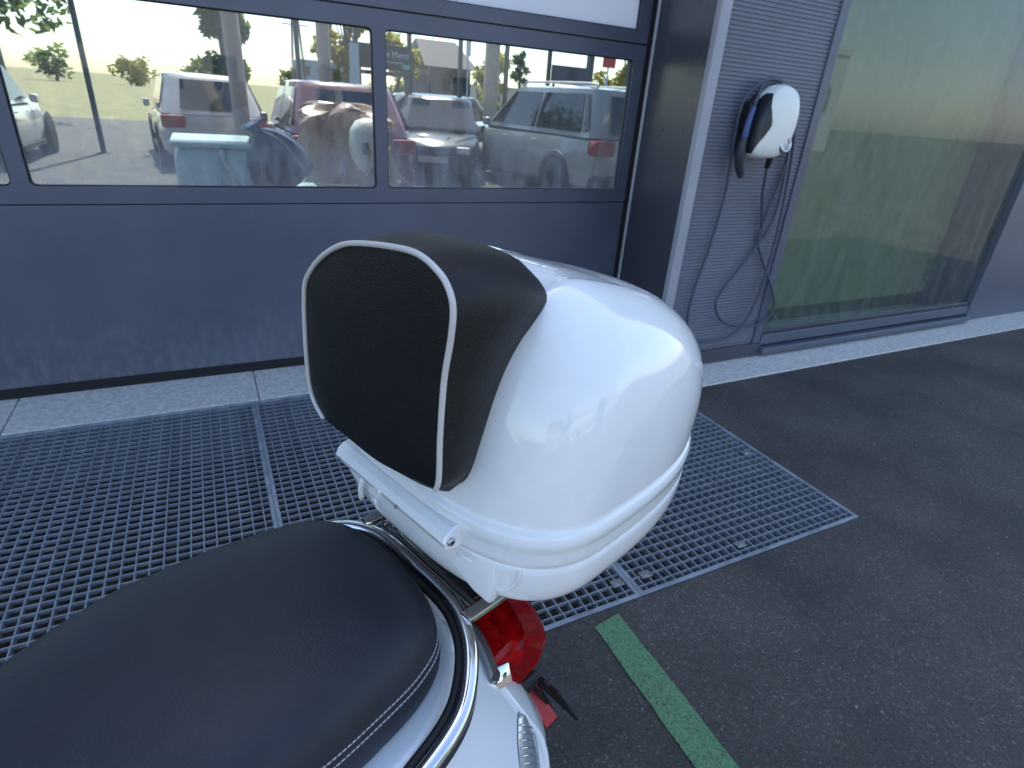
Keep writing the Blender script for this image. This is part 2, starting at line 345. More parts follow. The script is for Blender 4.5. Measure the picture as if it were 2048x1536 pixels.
# gratings ------------------------------------------------------------
def shared(name, b, m):
    bmesh.ops.recalc_face_normals(b, faces=b.faces); me = bpy.data.meshes.new(name); b.to_mesh(me); b.free(); me.materials.append(m); return me
def inst(name, me, parent, loc):
    o = bpy.data.objects.new(name, me); o.location = loc; return link(o, parent)
GP = [(-3.02, -2.001, 'steel grating panel farthest left of the row'), (-2.0, -.971, 'steel grating panel at far left, beside the seat'),
      (-.97, .059, 'galvanised grating panel left of the narrow joint under the black backrest'), (.06, 1.089, 'galvanised grating panel mostly hidden behind the white top case and scooter'),
      (1.09, 2.195, 'galvanised grating panel at right, its open end beside bare asphalt')]
for gx0, gx1, lab in GP:
    W_ = gx1-gx0; gy0, gy1 = 1.035, 2.825
    g = empty('floor_grating', ((gx0+gx1)/2, (gy0+gy1)/2, 0), 0, lab, 'grating', 'galvanised gratings over the drain pit')
    hw, hd = W_/2, (gy1-gy0)/2
    for (n_, a, b_, c, d) in (('edge_bar', -hw, -hw+.015, -hd, hd), ('edge_bar', hw-.015, hw, -hd, hd), ('edge_bar', -hw+.015, hw-.015, -hd, -hd+.015), ('edge_bar', -hw+.015, hw-.015, hd-.015, hd)):
        box(n_, a, b_, c, d, -.034, .004, M_galv, g, .0012)
    nb = round(W_/.0390); mb = bmesh.new(); add_box(mb, -.0018, .0018, -hd+.015, hd-.015, -.024, 0); mb = shared('bearing_bar', mb, M_galv)
    for i in range(1, nb): inst('bearing_bar', mb, g, (-hw+W_*i/nb, 0, -.0005))
    nc = round((gy1-gy0)/.0375); mc = bmesh.new(); add_box(mc, -hw+.015, hw-.015, -.0018, .0018, -.013, 0); mc = shared('cross_bar', mc, M_galv)
    for i in range(1, nc): inst('cross_bar', mc, g, (0, -hd+2*hd*i/nc, 0.0006))
    if W_ > 1.05: clips = [(1.16, 1.108), (1.594, 1.096), (2.12, 1.57)]
    elif gx0 > 0: clips = [(1.045, 1.112)]
    else: clips = []
    for cx, cy in clips:
        lx, ly = cx-(gx0+gx1)/2, cy-(gy0+gy1)/2
        b = bmesh.new(); add_box(b, lx-.021, lx+.021, ly-.015, ly+.015, .0015, .0055, .001)
        bmesh.ops.create_cone(b, cap_ends=True, segments=12, radius1=.009, radius2=.008, depth=.006, matrix=Matrix.Translation((lx, ly, .0085)))
        bobj('clamp_plate', b, M_alu, g)

# concrete strips
def strip(name, x0, x1, y0, y1, z1, joints, m, n=60):
    root = None
    xs = [x0]+joints+[x1]
    for a, b_ in zip(xs[:-1], xs[1:]):
        b = bmesh.new(); add_box(b, a+.002, b_-.002, y0, y1, -.1, z1, .006); o = bobj(name, b, m)
        tag(o, kind='structure')
strip('door_sill', -3.03, 2.40, 2.832, 3.30, .006, [-1.96, -.94, .085, 1.10], M_conc)
strip('wall_footing', 2.403, 7.5, 2.215, 2.50, .008, [4.6], M_conc)

# painted line
gl_ = []; n = 60
for i in range(n+1):
    y = 1.003-2.9*i/n; xc = .923+.012*(y-1)*-1*-1; jit = lambda: random.uniform(-.0022, .0022)
    gl_ += [(xc-.0505+jit(), y, .004), (xc+.0505+jit(), y, .004)]
gl_[0] = (gl_[0][0], .988, .004)
tag(mesh('green_line', gl_, [(2*i, 2*i+1, 2*i+3, 2*i+2) for i in range(n)], M_green), kind='structure')

# grit and small stones on the asphalt
sb = bmesh.new()
for i in range(420):
    x, y = random.uniform(-.6, 4.2), random.uniform(.2, 2.2)
    if HX0 < x < HX1+.01 and HY0-.01 < y: continue
    r_ = random.uniform(.0012, .0038)*(1.6 if random.random() < .06 else 1)
    bmesh.ops.create_icosphere(sb, subdivisions=1, radius=r_, matrix=Matrix.Translation((x, y, r_*.4)) @ Matrix.Diagonal((1, random.uniform(.6, 1.3), .7, 1)))
tag(bobj('loose_grit', sb, mat('pale_grit', (.22, .21, .19), .9, var=.4, vscale=60)), 'small pale stones scattered on the asphalt', 'grit', kind='stuff')

# ------------------------------------------------------------------ building front
BLD = empty('workshop_building', (0, 3.3, 0), 0, 'dark anthracite workshop front holding the sectional door and shop window', 'building')
def bp(name, x0, x1, y0, y1, z0, z1, m, bev=.002, par=None): return box(name, x0, x1, y0-3.3, y1-3.3, z0, z1, m, par or BLD, bev)
bp('upper_wall', -9, 9, 2.50, 3.10, 3.66, 4.95, M_anth, 0)
bp('added_sun_canopy', -9, 9, 3.10, 5.6, 4.1, 4.35, M_anth, 0)       # unseen canopy slab, added to keep sun from shining through the door panes
bp('lintel', -3.95, 2.44, 3.10, 3.34, 3.60, 3.66, M_anth2, .002)
bp('left_wall', -9, -3.66, 2.50, 3.3, 0, 3.66, M_anth, 0)
# jamb: folded sheet running back from the corner to the door guide
jb = [(2.272, 2.478), (2.432, 3.150), (2.50, 3.150), (2.50, 3.30), (2.62, 3.30), (2.62, 2.50), (2.30, 2.50)]
o = mesh('door_jamb', [(x, y-3.3, z) for z in (.0, 3.62) for x, y in jb], [(i, (i+1) % 7, 7+(i+1) % 7, 7+i) for i in range(7)]+[tuple(range(7)), tuple(range(7, 14))], M_anth2, BLD)
bp('corner_trim', 2.268, 2.334, 2.462, 2.50, 0, 3.64, M_trim, .004)
bp('guide_strip', 2.424, 2.446, 3.120, 3.148, .0, 3.62, M_guide, .004)
# ribbed wall panel
pr = .0195; rv = []; zz = .12; k = 0
while zz < 3.64:
    rv.append((zz, 0)); rv.append((zz+pr*.22, -.0045)); rv.append((zz+pr*.62, -.0045)); rv.append((zz+pr*.84, 0)); zz += pr
n = len(rv)
mesh('ribbed_cladding', [(x, 2.486+d-3.3, z) for z, d in rv for x in (2.334, 3.09)], [(2*i, 2*i+1, 2*i+3, 2*i+2) for i in range(n-1)], M_rib, BLD)
bp('cladding_core', 2.334, 3.09, 2.4865, 2.60, .02, 3.64, M_rib, 0)
bp('edge_trim', 3.09, 3.155, 2.470, 2.56, .10, 3.64, M_anth, .003)
bp('base_rail', 2.334, 3.156, 2.455, 2.60, .02, .10, M_anth2, .004)
# shop window at right
bp('window_bottom_rail', 3.157, 5.6, 2.463, 2.54, .085, .155, M_anth, .004)
bp('window_sill', 3.157, 5.6, 2.425, 2.60, .03, .070, M_anth, .006)
bp('window_bead', 3.157, 5.6, 2.474, 2.50, .157, .185, M_anth2, .004)
bp('window_post', 5.6, 5.68, 2.455, 2.56, .03, 3.64, M_anth, .003)
bp('right_wall', 5.68, 9, 2.486, 3.3, 0, 3.66, M_anth, 0)
bp('window_pane', 3.156, 5.6, 2.500, 2.506, .156, 3.64, M_shop, 0)
SH = mat('sage_green_interior', (.115, .13, .085), .8, var=.1, vscale=1)
bp('shop_back_wall', 2.7, 9, 2.95, 3.0, 0, 3.6, SH, 0); bp('shop_floor', 2.7, 9, 2.61, 2.95, .01, .02, M_conc, 0)
bp('shop_ceiling', 2.7, 9, 2.61, 2.95, 3.60, 3.64, SH, 0)
bp('green_reflection_sheet', 3.16, 5.6, 2.86, 2.866, .16, 3.6, mat('green_reflection_tone', (.27, .29, .19), .7, var=.12, vscale=1.2), 0)  # added green sheet; its colour stands in for the greenish reflection in the glass

# ------------------------------------------------------------------ sectional door
DR = empty('sectional_door', (-.6, 3.18, 0), 0, 'dark slate sectional workshop door with two rows of wide panes', 'door')
DX0, DX1, DY = -3.56, 2.415, 3.18
cols = [(-3.50, -2.28), (-2.20, -.73), (-.67, .80), (.86, 2.34)]
def dbox(name, x0, x1, y0, y1, z0, z1, m, bev=.002, par=None): return box(name, x0+.6, x1+.6, y0-DY, y1-DY, z0, z1, m, par or DR, bev)
dbox('bottom_panel', DX0, DX1, DY, DY+.045, .062, .892, M_anthl, .003)
dbox('bottom_seal', DX0, DX1, DY+.006, DY+.040, .006, .061, M_gask, .003)
def framed(name, z0, z1, wz0, wz1, fill, fm, rr):
    """one door section: a frame plate with a rounded opening for each pane"""
    vs, fs = [], []
    def ring(pts, y): vs.extend([(x+.6, y-DY, z) for x, z in pts]); return len(vs)-len(pts)
    bounds = [DX0]+[(cols[i][1]+cols[i+1][0])/2 for i in range(3)]+[DX1]
    for (a, b_), o0, o1 in zip(cols, bounds[:-1], bounds[1:]):
        inn = rrect(a, b_, wz0, wz1, rr, 6); m_ = len(inn)
        # outer points: same angular order on the outer rectangle
        q = (m_//4); out = []
        for i, (x, z) in enumerate(inn):
            cx = [o1, o0, o0, o1][i//q]; cz = [z1, z1, z0, z0][i//q]; out.append((cx, cz) if True else None)
        i0, j0 = ring(inn, DY), ring(out, DY); i1, j1 = ring(inn, DY+.045), ring(out, DY+.045)
        for i in range(m_):
            k_ = (i+1) % m_
            for (A, B) in ((i0, j0), (i1, j1)):
                if out[i] == out[k_]: fs.append((A+i, A+k_, B+i))
                else: fs.append((A+i, A+k_, B+k_, B+i))
            fs.append((i0+i, i0+k_, i1+k_, i1+i))
            if out[i] != out[k_]: fs.append((j0+i, j0+k_, j1+k_, j1+i))
    o = mesh(name, vs, fs, M_anth, DR)
    for a, b_ in cols:
        bd = []
        ro, ri = rrect(a+.0005, b_-.0005, wz0+.0005, wz1-.0005, rr, 6), rrect(a+.006, b_-.006, wz0+.006, wz1-.006, rr*.85, 6); m_ = len(ro)
        v2 = [(x+.6, .018, z) for x, z in ro]+[(x+.6, .014, z) for x, z in ri]+[(x+.6, .034, z) for x, z in ri]
        mesh('glazing_gasket', v2, [(i, (i+1) % m_, m_+(i+1) % m_, m_+i) for i in range(m_)]+[(m_+i, m_+(i+1) % m_, 2*m_+(i+1) % m_, 2*m_+i) for i in range(m_)], M_gask2, DR)
        b = bmesh.new(); add_box(b, a+.001+.6, b_-.001+.6, .020, .026, wz0+.001, wz1-.001); bobj(fill, b, fm, DR)
framed('window_section', .898, 1.778, .970, 1.701, 'door_pane', M_pane, .024)
framed('upper_section', 1.786, 2.674, 1.850, 2.610, 'opaque_panel', M_pale, .012)
framed('top_section', 2.680, 3.590, 2.750, 3.510, 'opaque_panel', M_pale, .012)
for z in (.895, 1.782, 2.677): dbox('section_joint', DX0+.01, DX1-.004, DY+.012, DY+.040, z-.0025, z+.0025, M_gask, 0)
dbox('side_seal', DX1, DX1+.012, DY-.03, DY+.04, .01, 3.59, M_gask, 0)

# ------------------------------------------------------------------ wall charger
WY = 2.470
CX, CZ = 2.655, 1.276
CH = empty('wall_charger', (CX, WY, CZ), 0, 'white rounded wall charging box with dark flank and coiled cable', 'charger')
def drop(s):
    base = [(-.108, .07), (-.100, .17), (-.066, .258), (0, .318), (.070, .322), (.132, .285), (.160, .205), (.158, .11), (.136, .03), (.080, -.018), (.0, -.026), (-.08, -.022), (-.112, .005)]
    c = (.02, .15); return [Vector((c[0]+(p.x-c[0])*s, 0, c[1]+(p.y-c[1])*s)) for p in catmull([(x, z, 0) for x, z in base], 8, True)]
def at_y(ring, y): return [Vector((p.x, y, p.z)) for p in ring]
loft('back_housing', [at_y(drop(.90), .005), at_y(drop(.92), -.005), at_y(drop(.92), -.03)], M_wallb, CH, True, True)
loft('white_cover', [at_y(drop(.93), -.022), at_y(drop(.97), -.030), at_y(drop(1.0), -.055), at_y(drop(1.0), -.090), at_y(drop(.985), -.115), at_y(drop(.945), -.135), at_y(drop(.86), -.148), at_y(drop(.65), -.156), at_y(drop(.35), -.160), at_y(drop(.001), -.161)], M_wallw, CH, True, True)
# dark oval recess panel let into the left flank
def left_x(z):
    P = [p for p in drop(1.0) if p.x < .02]; P.sort(key=lambda p: p.z)
    for p, q in zip(P[:-1], P[1:]):
        if p.z <= z <= q.z: return p.x+(q.x-p.x)*(z-p.z)/max(1e-6, q.z-p.z)
    return P[0].x if z < P[0].z else P[-1].x
vs = []; fs = []; nz_ = 22
def yscale(y):
    T = [(-.161, .35), (-.156, .65), (-.148, .86), (-.135, .945), (-.115, .985), (-.090, 1.0), (-.055, 1.0), (-.030, .97), (-.022, .93)]
    for (y0, s0), (y1, s1) in zip(T[:-1], T[1:]):
        if y0 <= y <= y1: return s0+(s1-s0)*(y-y0)/(y1-y0)
    return .93
for i in range(nz_+1):
    t = i/nz_; z = -.004+.285*t; hy = max(.002, .060*(math.sin(math.pi*(.04+.92*t))**.5))
    for q in (-1, -.8, -.45, 0, .45, .8, 1):
        yy = -.098+hy*q; k = yscale(yy)
        vs.append((.02+(left_x(.15+(z-.15)/k)-.02)*k-.0045, yy-.0035, z))
for i in range(nz_):
    for q in range(6): fs.append((i*7+q, i*7+q+1, i*7+q+8, i*7+q+7))
mesh('dark_flank', vs, fs, M_wallb, CH, True)
# cable gland ring with lock at lower right
ms = Matrix.Translation((.090, -.135, .046)) @ Matrix.Rotation(R(90), 4, 'X') @ Matrix.Rotation(R(-10), 4, 'X')
rg = lathe('socket_ring', [(.026, -.01), (.043, -.005), (.044, .018), (.039, .026), (.028, .027), (.025, .014), (.024, -.005)], M_alu, CH, 28, ms)
lathe('lock_core', [(.0, .010), (.024, .010), (.025, .002)], M_wallb, rg, 20, ms)
lathe('lock_key_plate', [(.0, .018), (.009, .018), (.010, .008)], M_alu, rg, 14, ms)
tube('cable_gland', [(.085, -.095, .02), (.082, -.085, -.03), (.085, -.075, -.075)], lambda t: .021-.007*t, M_wallb, CH, 14)
box('cable_hook', -.125, -.095, -.075, 0, .10, .24, M_wallb, CH, .012)
# parked plug: blue boot over a dark grip
tube('cable_boot', catmull([(-.118, -.085, .215), (-.134, -.087, .160), (-.140, -.087, .110), (-.140, -.085, .065)], 4), lambda t: .011+.006*math.sin(t*2.2), M_blueg, CH, 12)
tube('plug_grip', catmull([(-.140, -.085, .070), (-.142, -.083, .01), (-.130, -.080, -.05), (-.108, -.080, -.10), (-.098, -.085, -.125)], 4), lambda t: .017+.010*math.sin(min(1, t*1.15)*math.pi), M_conn, CH, 14)
def cable(P, r=.0082, name='charging_cable'):
    return tube(name, catmull([(x-CX, y-WY, z-CZ) for x, y, z in P], 8), r, M_cable, CH, 9)
cable([(2.535, 2.385, 1.485), (2.565, 2.40, 1.555), (2.62, 2.43, 1.600), (2.72, 2.44, 1.612), (2.83, 2.44, 1.56), (2.90, 2.445, 1.42), (2.955, 2.45, 1.2), (2.975, 2.455, .98), (2.945, 2.458, .84), (2.90, 2.458, .775)])
cable([(2.74, 2.395, 1.205), (2.752, 2.40, 1.16), (2.80, 2.43, 1.05), (2.87, 2.452, .91), (2.893, 2.455, .773), (2.783, 2.452, .634), (2.665, 2.45, .475), (2.655, 2.445, .394), (2.74, 2.44, .30), (2.94, 2.44, .249), (3.10, 2.44, .262), (3.16, 2.44, .361), (3.084, 2.445, .506), (2.95, 2.452, .68), (2.885, 2.458, .80), (2.90, 2.458, .94), (2.945, 2.455, 1.15), (2.93, 2.45, 1.38), (2.84, 2.44, 1.55), (2.70, 2.435, 1.605)])
cable([(2.74, 2.43, 1.622), (2.64, 2.425, 1.622), (2.545, 2.43, 1.57), (2.505, 2.44, 1.494), (2.512, 2.45, 1.353), (2.535, 2.455, 1.15), (2.542, 2.46, 1.024), (2.511, 2.46, .749), (2.461, 2.458, .517), (2.452, 2.452, .334), (2.50, 2.445, .22), (2.60, 2.44, .180), (2.76, 2.435, .178), (2.89, 2.435, .242), (2.984, 2.44, .416), (3.022, 2.448, .79), (2.994, 2.452, 1.188), (2.93, 2.445, 1.42), (2.82, 2.44, 1.57)])

# ------------------------------------------------------------------ top case (local: x forward, y rider's left, z up)
OX, OY = .1695, .6333; RZ = -2.8233
TC = empty('top_case', (OX, OY, 0), RZ, 'glossy white scooter top case with black padded backrest', 'top case')
um, uf, ur, cw, nf, nbk, mm, zt, tilt, sh = -.1678, -.008, -.5212, .243, 2.9641, 2.61, 2.8424, 1.2567, .2574, -.063
ZL = .965
def lid_pt(c_, s_, t, grow=0):
    k = (1-t**mm)**(1/mm) if t < 1 else 0
    n_ = nf if c_ > 0 else nbk; a = (uf-um) if c_ > 0 else (um-ur)
    u = um+sh*t+(a*k+grow)*pw(c_, 2/n_); v = (cw*k+grow)*pw(s_, 2/n_)
    z = ZL+t*(zt-ZL)+tilt*t*(u-um)
    # shallow recess along the middle of the crown, its edge running back from the backrest
    if u < -.06:
        e = 1/(1+math.exp((abs(v)-.112)/.0030)); z -= .0115*e*min(1, (-.06-u)/.05)*max(0, min(1, (u+.42)/.10))*t**3
    return Vector((u, v, z))
NL = 160
ang = [2*math.pi*i/NL for i in range(NL)]
rings = []
prof = [(-.0025, .004), (0, .0)]                      # small turned-in lip at the parting line
for t in [0, .02, .05, .09, .13, .18, .24, .3, .36, .42, .48, .54, .6, .65, .7, .74, .78, .81, .84, .865, .89, .91, .925, .94, .953, .964, .973, .981, .987, .992, .996, .9985, .9997, 1]:
    rings.append([lid_pt(math.cos(a), math.sin(a), t) for a in ang])
# lower rolled edge of the lid: a soft bead, then a short skirt
r0 = rings[0]; cen = Vector((um, 0, 0))
def off(ring, d, z):
    out = []
    n = len(ring)
    for i, p in enumerate(ring):
        t = ring[(i+1) % n]-ring[i-1]; nn = Vector((t.y, -t.x, 0)).normalized(); out.append(Vector((p.x+nn.x*d, p.y+nn.y*d, z)))
    return out
skirt = [off(r0, d, z) for d, z in ((-.004, .9206), (.0012, .9207), (.0022, .9213), (.0026, .928), (.0030, .940), (.0037, .9455), (.0050, .9495), (.0058, .9545), (.0055, .9600), (.0040, .9650), (.0020, .9695))]
LID = loft('lid', skirt+rings[1:], M_white, TC)
# tub: straight sides, rounded underside
tub = [off(r0, -.006, .9199), off(r0, .0016, .9197), off(r0, .0024, .9190)]
kb, zb = .7814, .8432
for t in (.0, .15, .3, .45, .58, .7, .8, .88, .94, .98, 1):
    k = kb+(1-kb)*(1-t**3)**(1/3.) if t < 1 else kb
    q = off(r0, .0026, 0); tub.append([Vector((um+(p.x-um)*k, p.y*k, .9185+(zb-.9185)*t)) for p in q])
TUB = loft('tub', tub[:3]+tub[4:], M_white, TC, False, True)
# front foot of the tub: flat face under the hinge that drops to the rack
ft = []
for v, z0 in ((-.152, .888), (-.146, .876), (-.11, .874), (-.06, .878), (0, .883), (.07, .884), (.115, .876), (.148, .854), (.166, .846), (.174, .858), (.176, .880)):
    ft.append((v, z0))
vs, fs = [], []
for v, z0 in ft:
    cu = -.0095-.9*(max(0, abs(v)-.09))**1.6
    vs += [(cu+.000, v*.97, .916), (cu+.004, v, .893), (cu+.003, v, z0+.010), (cu-.004, v, z0), (cu-.10, v*.98, z0+.012), (cu-.12, v*.95, .90)]
n = len(ft)
for i in range(n-1):
    for k in range(5): fs.append((i*6+k, (i+1)*6+k, (i+1)*6+k+1, i*6+k+1))
fs += [tuple(range(6)), tuple((n-1)*6+k for k in range(6))]
o = mesh('front_foot', vs, fs, M_white, TC); autosmooth(o, 50); bv = o.modifiers.new('b', 'BEVEL'); bv.width = .006; bv.segments = 3; bv.limit_method = 'ANGLE'; bv.angle_limit = R(35)
# raised bracket rib on the foot
tube('foot_rib', catmull([(-.004, -.085, .915), (.002, -.085, .90), (.001, -.087, .880), (-.004, -.095, .872)], 5), .0042, M_white, TC, 8)
# the moulded waist line on the tub that swings down to the foot
def tub_at(v, z, lift=.0012):
    k = kb+(1-kb)*(max(0, 1-((.9195-z)/(.9195-zb))**3))**(1/3.)
    best = min(off(r0, .0016, 0), key=lambda p: abs(p.y*k-v)+(1 if p.x < um else 0)); return Vector((um+(best.x-um)*k+lift*.6, best.y*k+lift, z))
tube('moulded_line', catmull([tub_at(.196, .917), tub_at(.198, .905), tub_at(.193, .888), tub_at(.180, .876), tub_at(.160, .872)], 6), lambda t: .0030-.0008*t, M_white, TC, 8)
# hinge bar
hb = [(.0, -.002), (.014, .004), (.017, .013), (.012, .023), (.003, .029), (-.012, .030), (-.014, -.002)]
def hsec(y, s=1): return [Vector((-.002+(x)*s, y, .926+z*s)) for x, z in hb]
loft('hinge_bar', [hsec(-.1315, .9), hsec(-.129), hsec(.123), hsec(.1255, .93)], M_white, TC, True, True, smooth=False)
mh = Matrix.Translation((.004, .1255, .938)) @ Matrix.Rotation(R(-90), 4, 'X')
hp = lathe('hinge_pin', [(.0, .0035), (.0050, .0035), (.0058, .002), (.0060, 0)], M_alu, TC, 16, mh)
lathe('pin_socket', [(.0, .0040), (.0026, .0040), (.0028, .0036)], M_dark, hp, 12, mh)
for v in (-.118, .028): lathe('hinge_rivet', [(0, .003), (.0022, .0026), (.0026, 0)], M_screw, TC, 10, Matrix.Translation((.0155, v, .9375)) @ Matrix.Rotation(R(90), 4, 'Y'))
tube('locating_ridge', [(-.004, .128, .9165), (-.010, .150, .9150)], .0014, M_white, TC, 8)

# padded backrest
front = [(-.149, 1.138), (-.144, 1.174), (-.134, 1.203), (-.096, 1.237), (-.047, 1.263), (-.0035, 1.275), (.062, 1.2845), (.1034, 1.286), (.134, 1.2764), (.149, 1.2637), (.1555, 1.2464), (.153, 1.216),
         (.1444, 1.171), (.1396, 1.1055), (.1385, 1.052), (.1335, 1.034), (.118, 1.030), (.02, 1.009), (-.064, 1.0085), (-.118, 1.0105), (-.140, 1.026), (-.151, 1.0486), (-.1525, 1.09)]
back_ = [(-.0125, 0, .983), (-.0142, .087, .9838), (-.0191, .1051, .9981), (-.0257, .1202, 1.0188), (-.0379, .1255, 1.0661), (-.053, .127, 1.1144), (-.0684, .1281, 1.1507), (-.0869, .1307, 1.1814), (-.104, .1333, 1.201),
         (-.1257, .1293, 1.22), (-.1364, .112, 1.2317), (-.145, .0812, 1.2417), (-.1563, .0437, 1.2479)]
bk = back_+[(-.1600, 0, 1.2499)]+[(u, -v, z) for u, v, z in back_[:0:-1]]
cy, cz = .0, 1.135
fc = catmull([(.033, v, z) for v, z in front], 8, True); bc = catmull(bk, 8, True)
NP = 120
def by_angle(P):
    A = sorted([(math.atan2(p.z-cz, p.y-cy) % (2*math.pi), p) for p in P], key=lambda q: q[0]); out = []
    for i in range(NP):
        a = 2*math.pi*i/NP; k = 0
        while k < len(A) and A[k][0] < a: k += 1
        (a0, p0), (a1, p1) = A[k-1], A[k % len(A)]
        d = (a1-a0) % (2*math.pi); f_ = ((a-a0) % (2*math.pi))/d if d > 1e-9 else 0
        out.append(p0.lerp(p1, f_))
    return out
fr_, br_ = by_angle(fc), by_angle(bc)
pr_ = []
for t in (1.06, 1, .95, .88, .78, .66, .52, .38, .26, .16, .09, .045, .02, .006, 0):
    ring = []
    for i in range(NP):
        a = 2*math.pi*i/NP; f_, b_ = fr_[i], br_[i]; tt = min(t, 1); p = f_.lerp(b_, tt)
        topness = max(0, math.sin(a)); side = abs(math.cos(a))
        bul = math.sin(math.pi*min(1, tt))*(.012*topness+.006*side+.002)
        if tt > .9: bul += .006*math.sqrt(max(0, 1-((tt-.9)/.1)**2)) - .006 if False else 0
        n_ = Vector((0, math.cos(a), math.sin(a)))
        p = p+n_*bul
        if t > 1: p = p-n_*.010+Vector((-.010, 0, 0))
        ring.append(p)
    pr_.append(ring)
BR = loft('backrest', pr_+[[Vector((.033+.0105*(1-s**2.2), cy+(p.y-cy)*s, cz+(p.z-cz)*s)) for p in fr_] for s in (.985, .955, .9, .82, .7, .55, .4, .25, .1, .001)], M_leather, TC)
pp = [Vector((.0345, v*1.004, cz+(z-cz)*1.004)) for v, z in [(p.y, p.z) for p in catmull([(.0, v, z) for v, z in (front[19:]+front[:16])], 8)]]
tube('piping', pp, .0032, M_pipe, BR, 10)

# ------------------------------------------------------------------ scooter (same local axes)
SC = empty('scooter', (OX, OY, 0), RZ, 'white scooter with black seat, chrome grab rail and red tail lamp', 'scooter')
# seat: rings of a plan outline, stacked from the base lip to the crown
def seat_out(d, N=140):
    """plan outline of the saddle, d = inward offset"""
    P = []
    half = [(-.004, .0), (-.003, .035), (.001, .072), (.013, .108), (.038, .139), (.082, .159), (.14, .170), (.21, .178), (.30, .178), (.40, .168), (.50, .148), (.60, .124), (.68, .104), (.735, .078), (.755, .040), (.758, 0)]
    half = catmull([(u, v, 0) for u, v in half], 5)
    full = half+[Vector((p.x, -p.y, 0)) for p in half[-2:0:-1]]
    n = len(full); out = []
    for i, p in enumerate(full):
        t = full[(i+1) % n]-full[i-1]; nn = Vector((-t.y, t.x, 0)).normalized(); out.append(p-nn*d)
    return out
def seat_z(u): return .034*max(0, min(1, (u-.36)/.30))**1.5 if u > .36 else 0
sr = []
Q0 = seat_out(0)
for k, z in ((.10, .728), (.02, .731), (.0, .739), (-.018, .752), (-.024, .768), (-.016, .784), (.002, .799), (.022, .813), (.050, .824), (.085, .833), (.135, .8415), (.21, .849), (.31, .855), (.45, .860), (.60, .8635), (.78, .866), (.93, .867), (.999, .8672)):
    ring = []
    for p in Q0:
        sp_ = Vector((min(max(p.x, .178), .66), 0, 0)); q = p.lerp(sp_, k)
        ring.append(Vector((q.x, q.y*1.02, z-(.055 if z > .75 else .03)*max(0, min(1, (q.x-.30)/.24))**1.3*min(1, (z-.70)/.06))))
    sr.append(ring)
def seat_flank(z, lift):
    zz = [(.768, -.024), (.784, -.016), (.799, .002), (.813, .022)]
    for (z0, k0), (z1, k1) in zip(zz[:-1], zz[1:]):
        if z0 <= z <= z1: k = k0+(k1-k0)*(z-z0)/(z1-z0)
    out = []
    for p in Q0:
        sp_ = Vector((min(max(p.x, .178), .66), 0, 0)); q = p.lerp(sp_, k); d = (p-sp_).normalized()*lift
        out.append(Vector((q.x+d.x, q.y*1.02+d.y, z-.055*max(0, min(1, (q.x-.30)/.24))**1.3)))
    return out
n = len(Q0); vs = [v for r_ in sr[:-1] for v in r_]; fs = []; m_ = len(sr)-1
for i in range(m_-1):
    for k in range(n): fs.append((i*n+k, i*n+(k+1) % n, (i+1)*n+(k+1) % n, (i+1)*n+k))
b0 = (m_-1)*n
for k in range(1, n//2-1): fs.append((b0+k, b0+k+1, b0+n-k-1, b0+n-k))
fs += [(b0, b0+1, b0+n-1), (b0+n//2-1, b0+n//2, b0+n//2+1)]
SEAT = mesh('seat', vs, fs, M_seat, SC, True)
# two rows of stitches on the flank
sb = bmesh.new()
for zz in (.7960, .7860):
    path = catmull([p for p in seat_flank(zz, .0006) if p.y > .062 and p.x < .5], 6)
    L_ = [0]
    for a, b_ in zip(path[:-1], path[1:]): L_.append(L_[-1]+(b_-a).length)
    s = 0; i = 0
    def pos(s):
        k = 0
        while k < len(L_)-2 and L_[k+1] < s: k += 1
        f_ = (s-L_[k])/max(1e-6, L_[k+1]-L_[k]); return path[k].lerp(path[k+1], f_)
    while s < L_[-1]-.006:
        a, b_ = pos(s), pos(s+.0047); d = (b_-a); mid = (a+b_)/2
        rot = d.to_track_quat('X', 'Z').to_matrix().to_4x4()
        add_box(sb, -d.length/2, d.length/2, -.0006, .0006, -.0006, .0006, 0, Matrix.Translation(mid) @ rot); s += .0062
tag(bobj('stitching', sb, M_thread, SEAT), kind='stuff')
# grab rail
half = [(-.034, 0, .785), (-.034, .06, .785), (-.027, .11, .783), (-.008, .155, .775), (.022, .190, .762), (.058, .214, .752), (.110, .226, .738), (.18, .231, .722), (.26, .226, .705), (.31, .212, .690)]
rp = [(u, -v, z) for u, v, z in half[:0:-1]]+half
RAIL = tube('grab_rail', catmull(rp, 8), .0112, M_chrome, SC, 20)
tube('rail_gasket', catmull([(u+.0135*(1-abs(v)/.3), v*.915, z-.0075) for u, v, z in rp], 8), .0066, M_rub, RAIL, 12)
tube('rail_shadow_line', catmull([(u-.010*(1-abs(v)/.26), v*1.035, z-.011) for u, v, z in rp], 8), .0045, M_rub, RAIL, 10)  # black tube standing in for the shadow along the rail's outer lower edge
# rack arms that carry the case
for s in (-1, 1):
    b = bmesh.new(); add_box(b, -.40, -.022, s*.128-.010, s*.128+.010, .785, .797, .003); o = bobj('rack_arm', b, M_chrome, SC)
    tube('rack_post', [(-.075, s*.128, .79), (-.082, s*.122, .82), (-.10, s*.118, .852)], .009, M_chrome2, o, 10)
b = bmesh.new(); add_box(b, -.36, -.115, -.11, .11, .800, .8395, .012); bobj('case_mount', b, M_blk, SC)
b = bmesh.new(); add_box(b, -.062, -.052, -.125, .125, .770, .782, .003); bobj('rack_bridge', b, M_chrome2, SC)
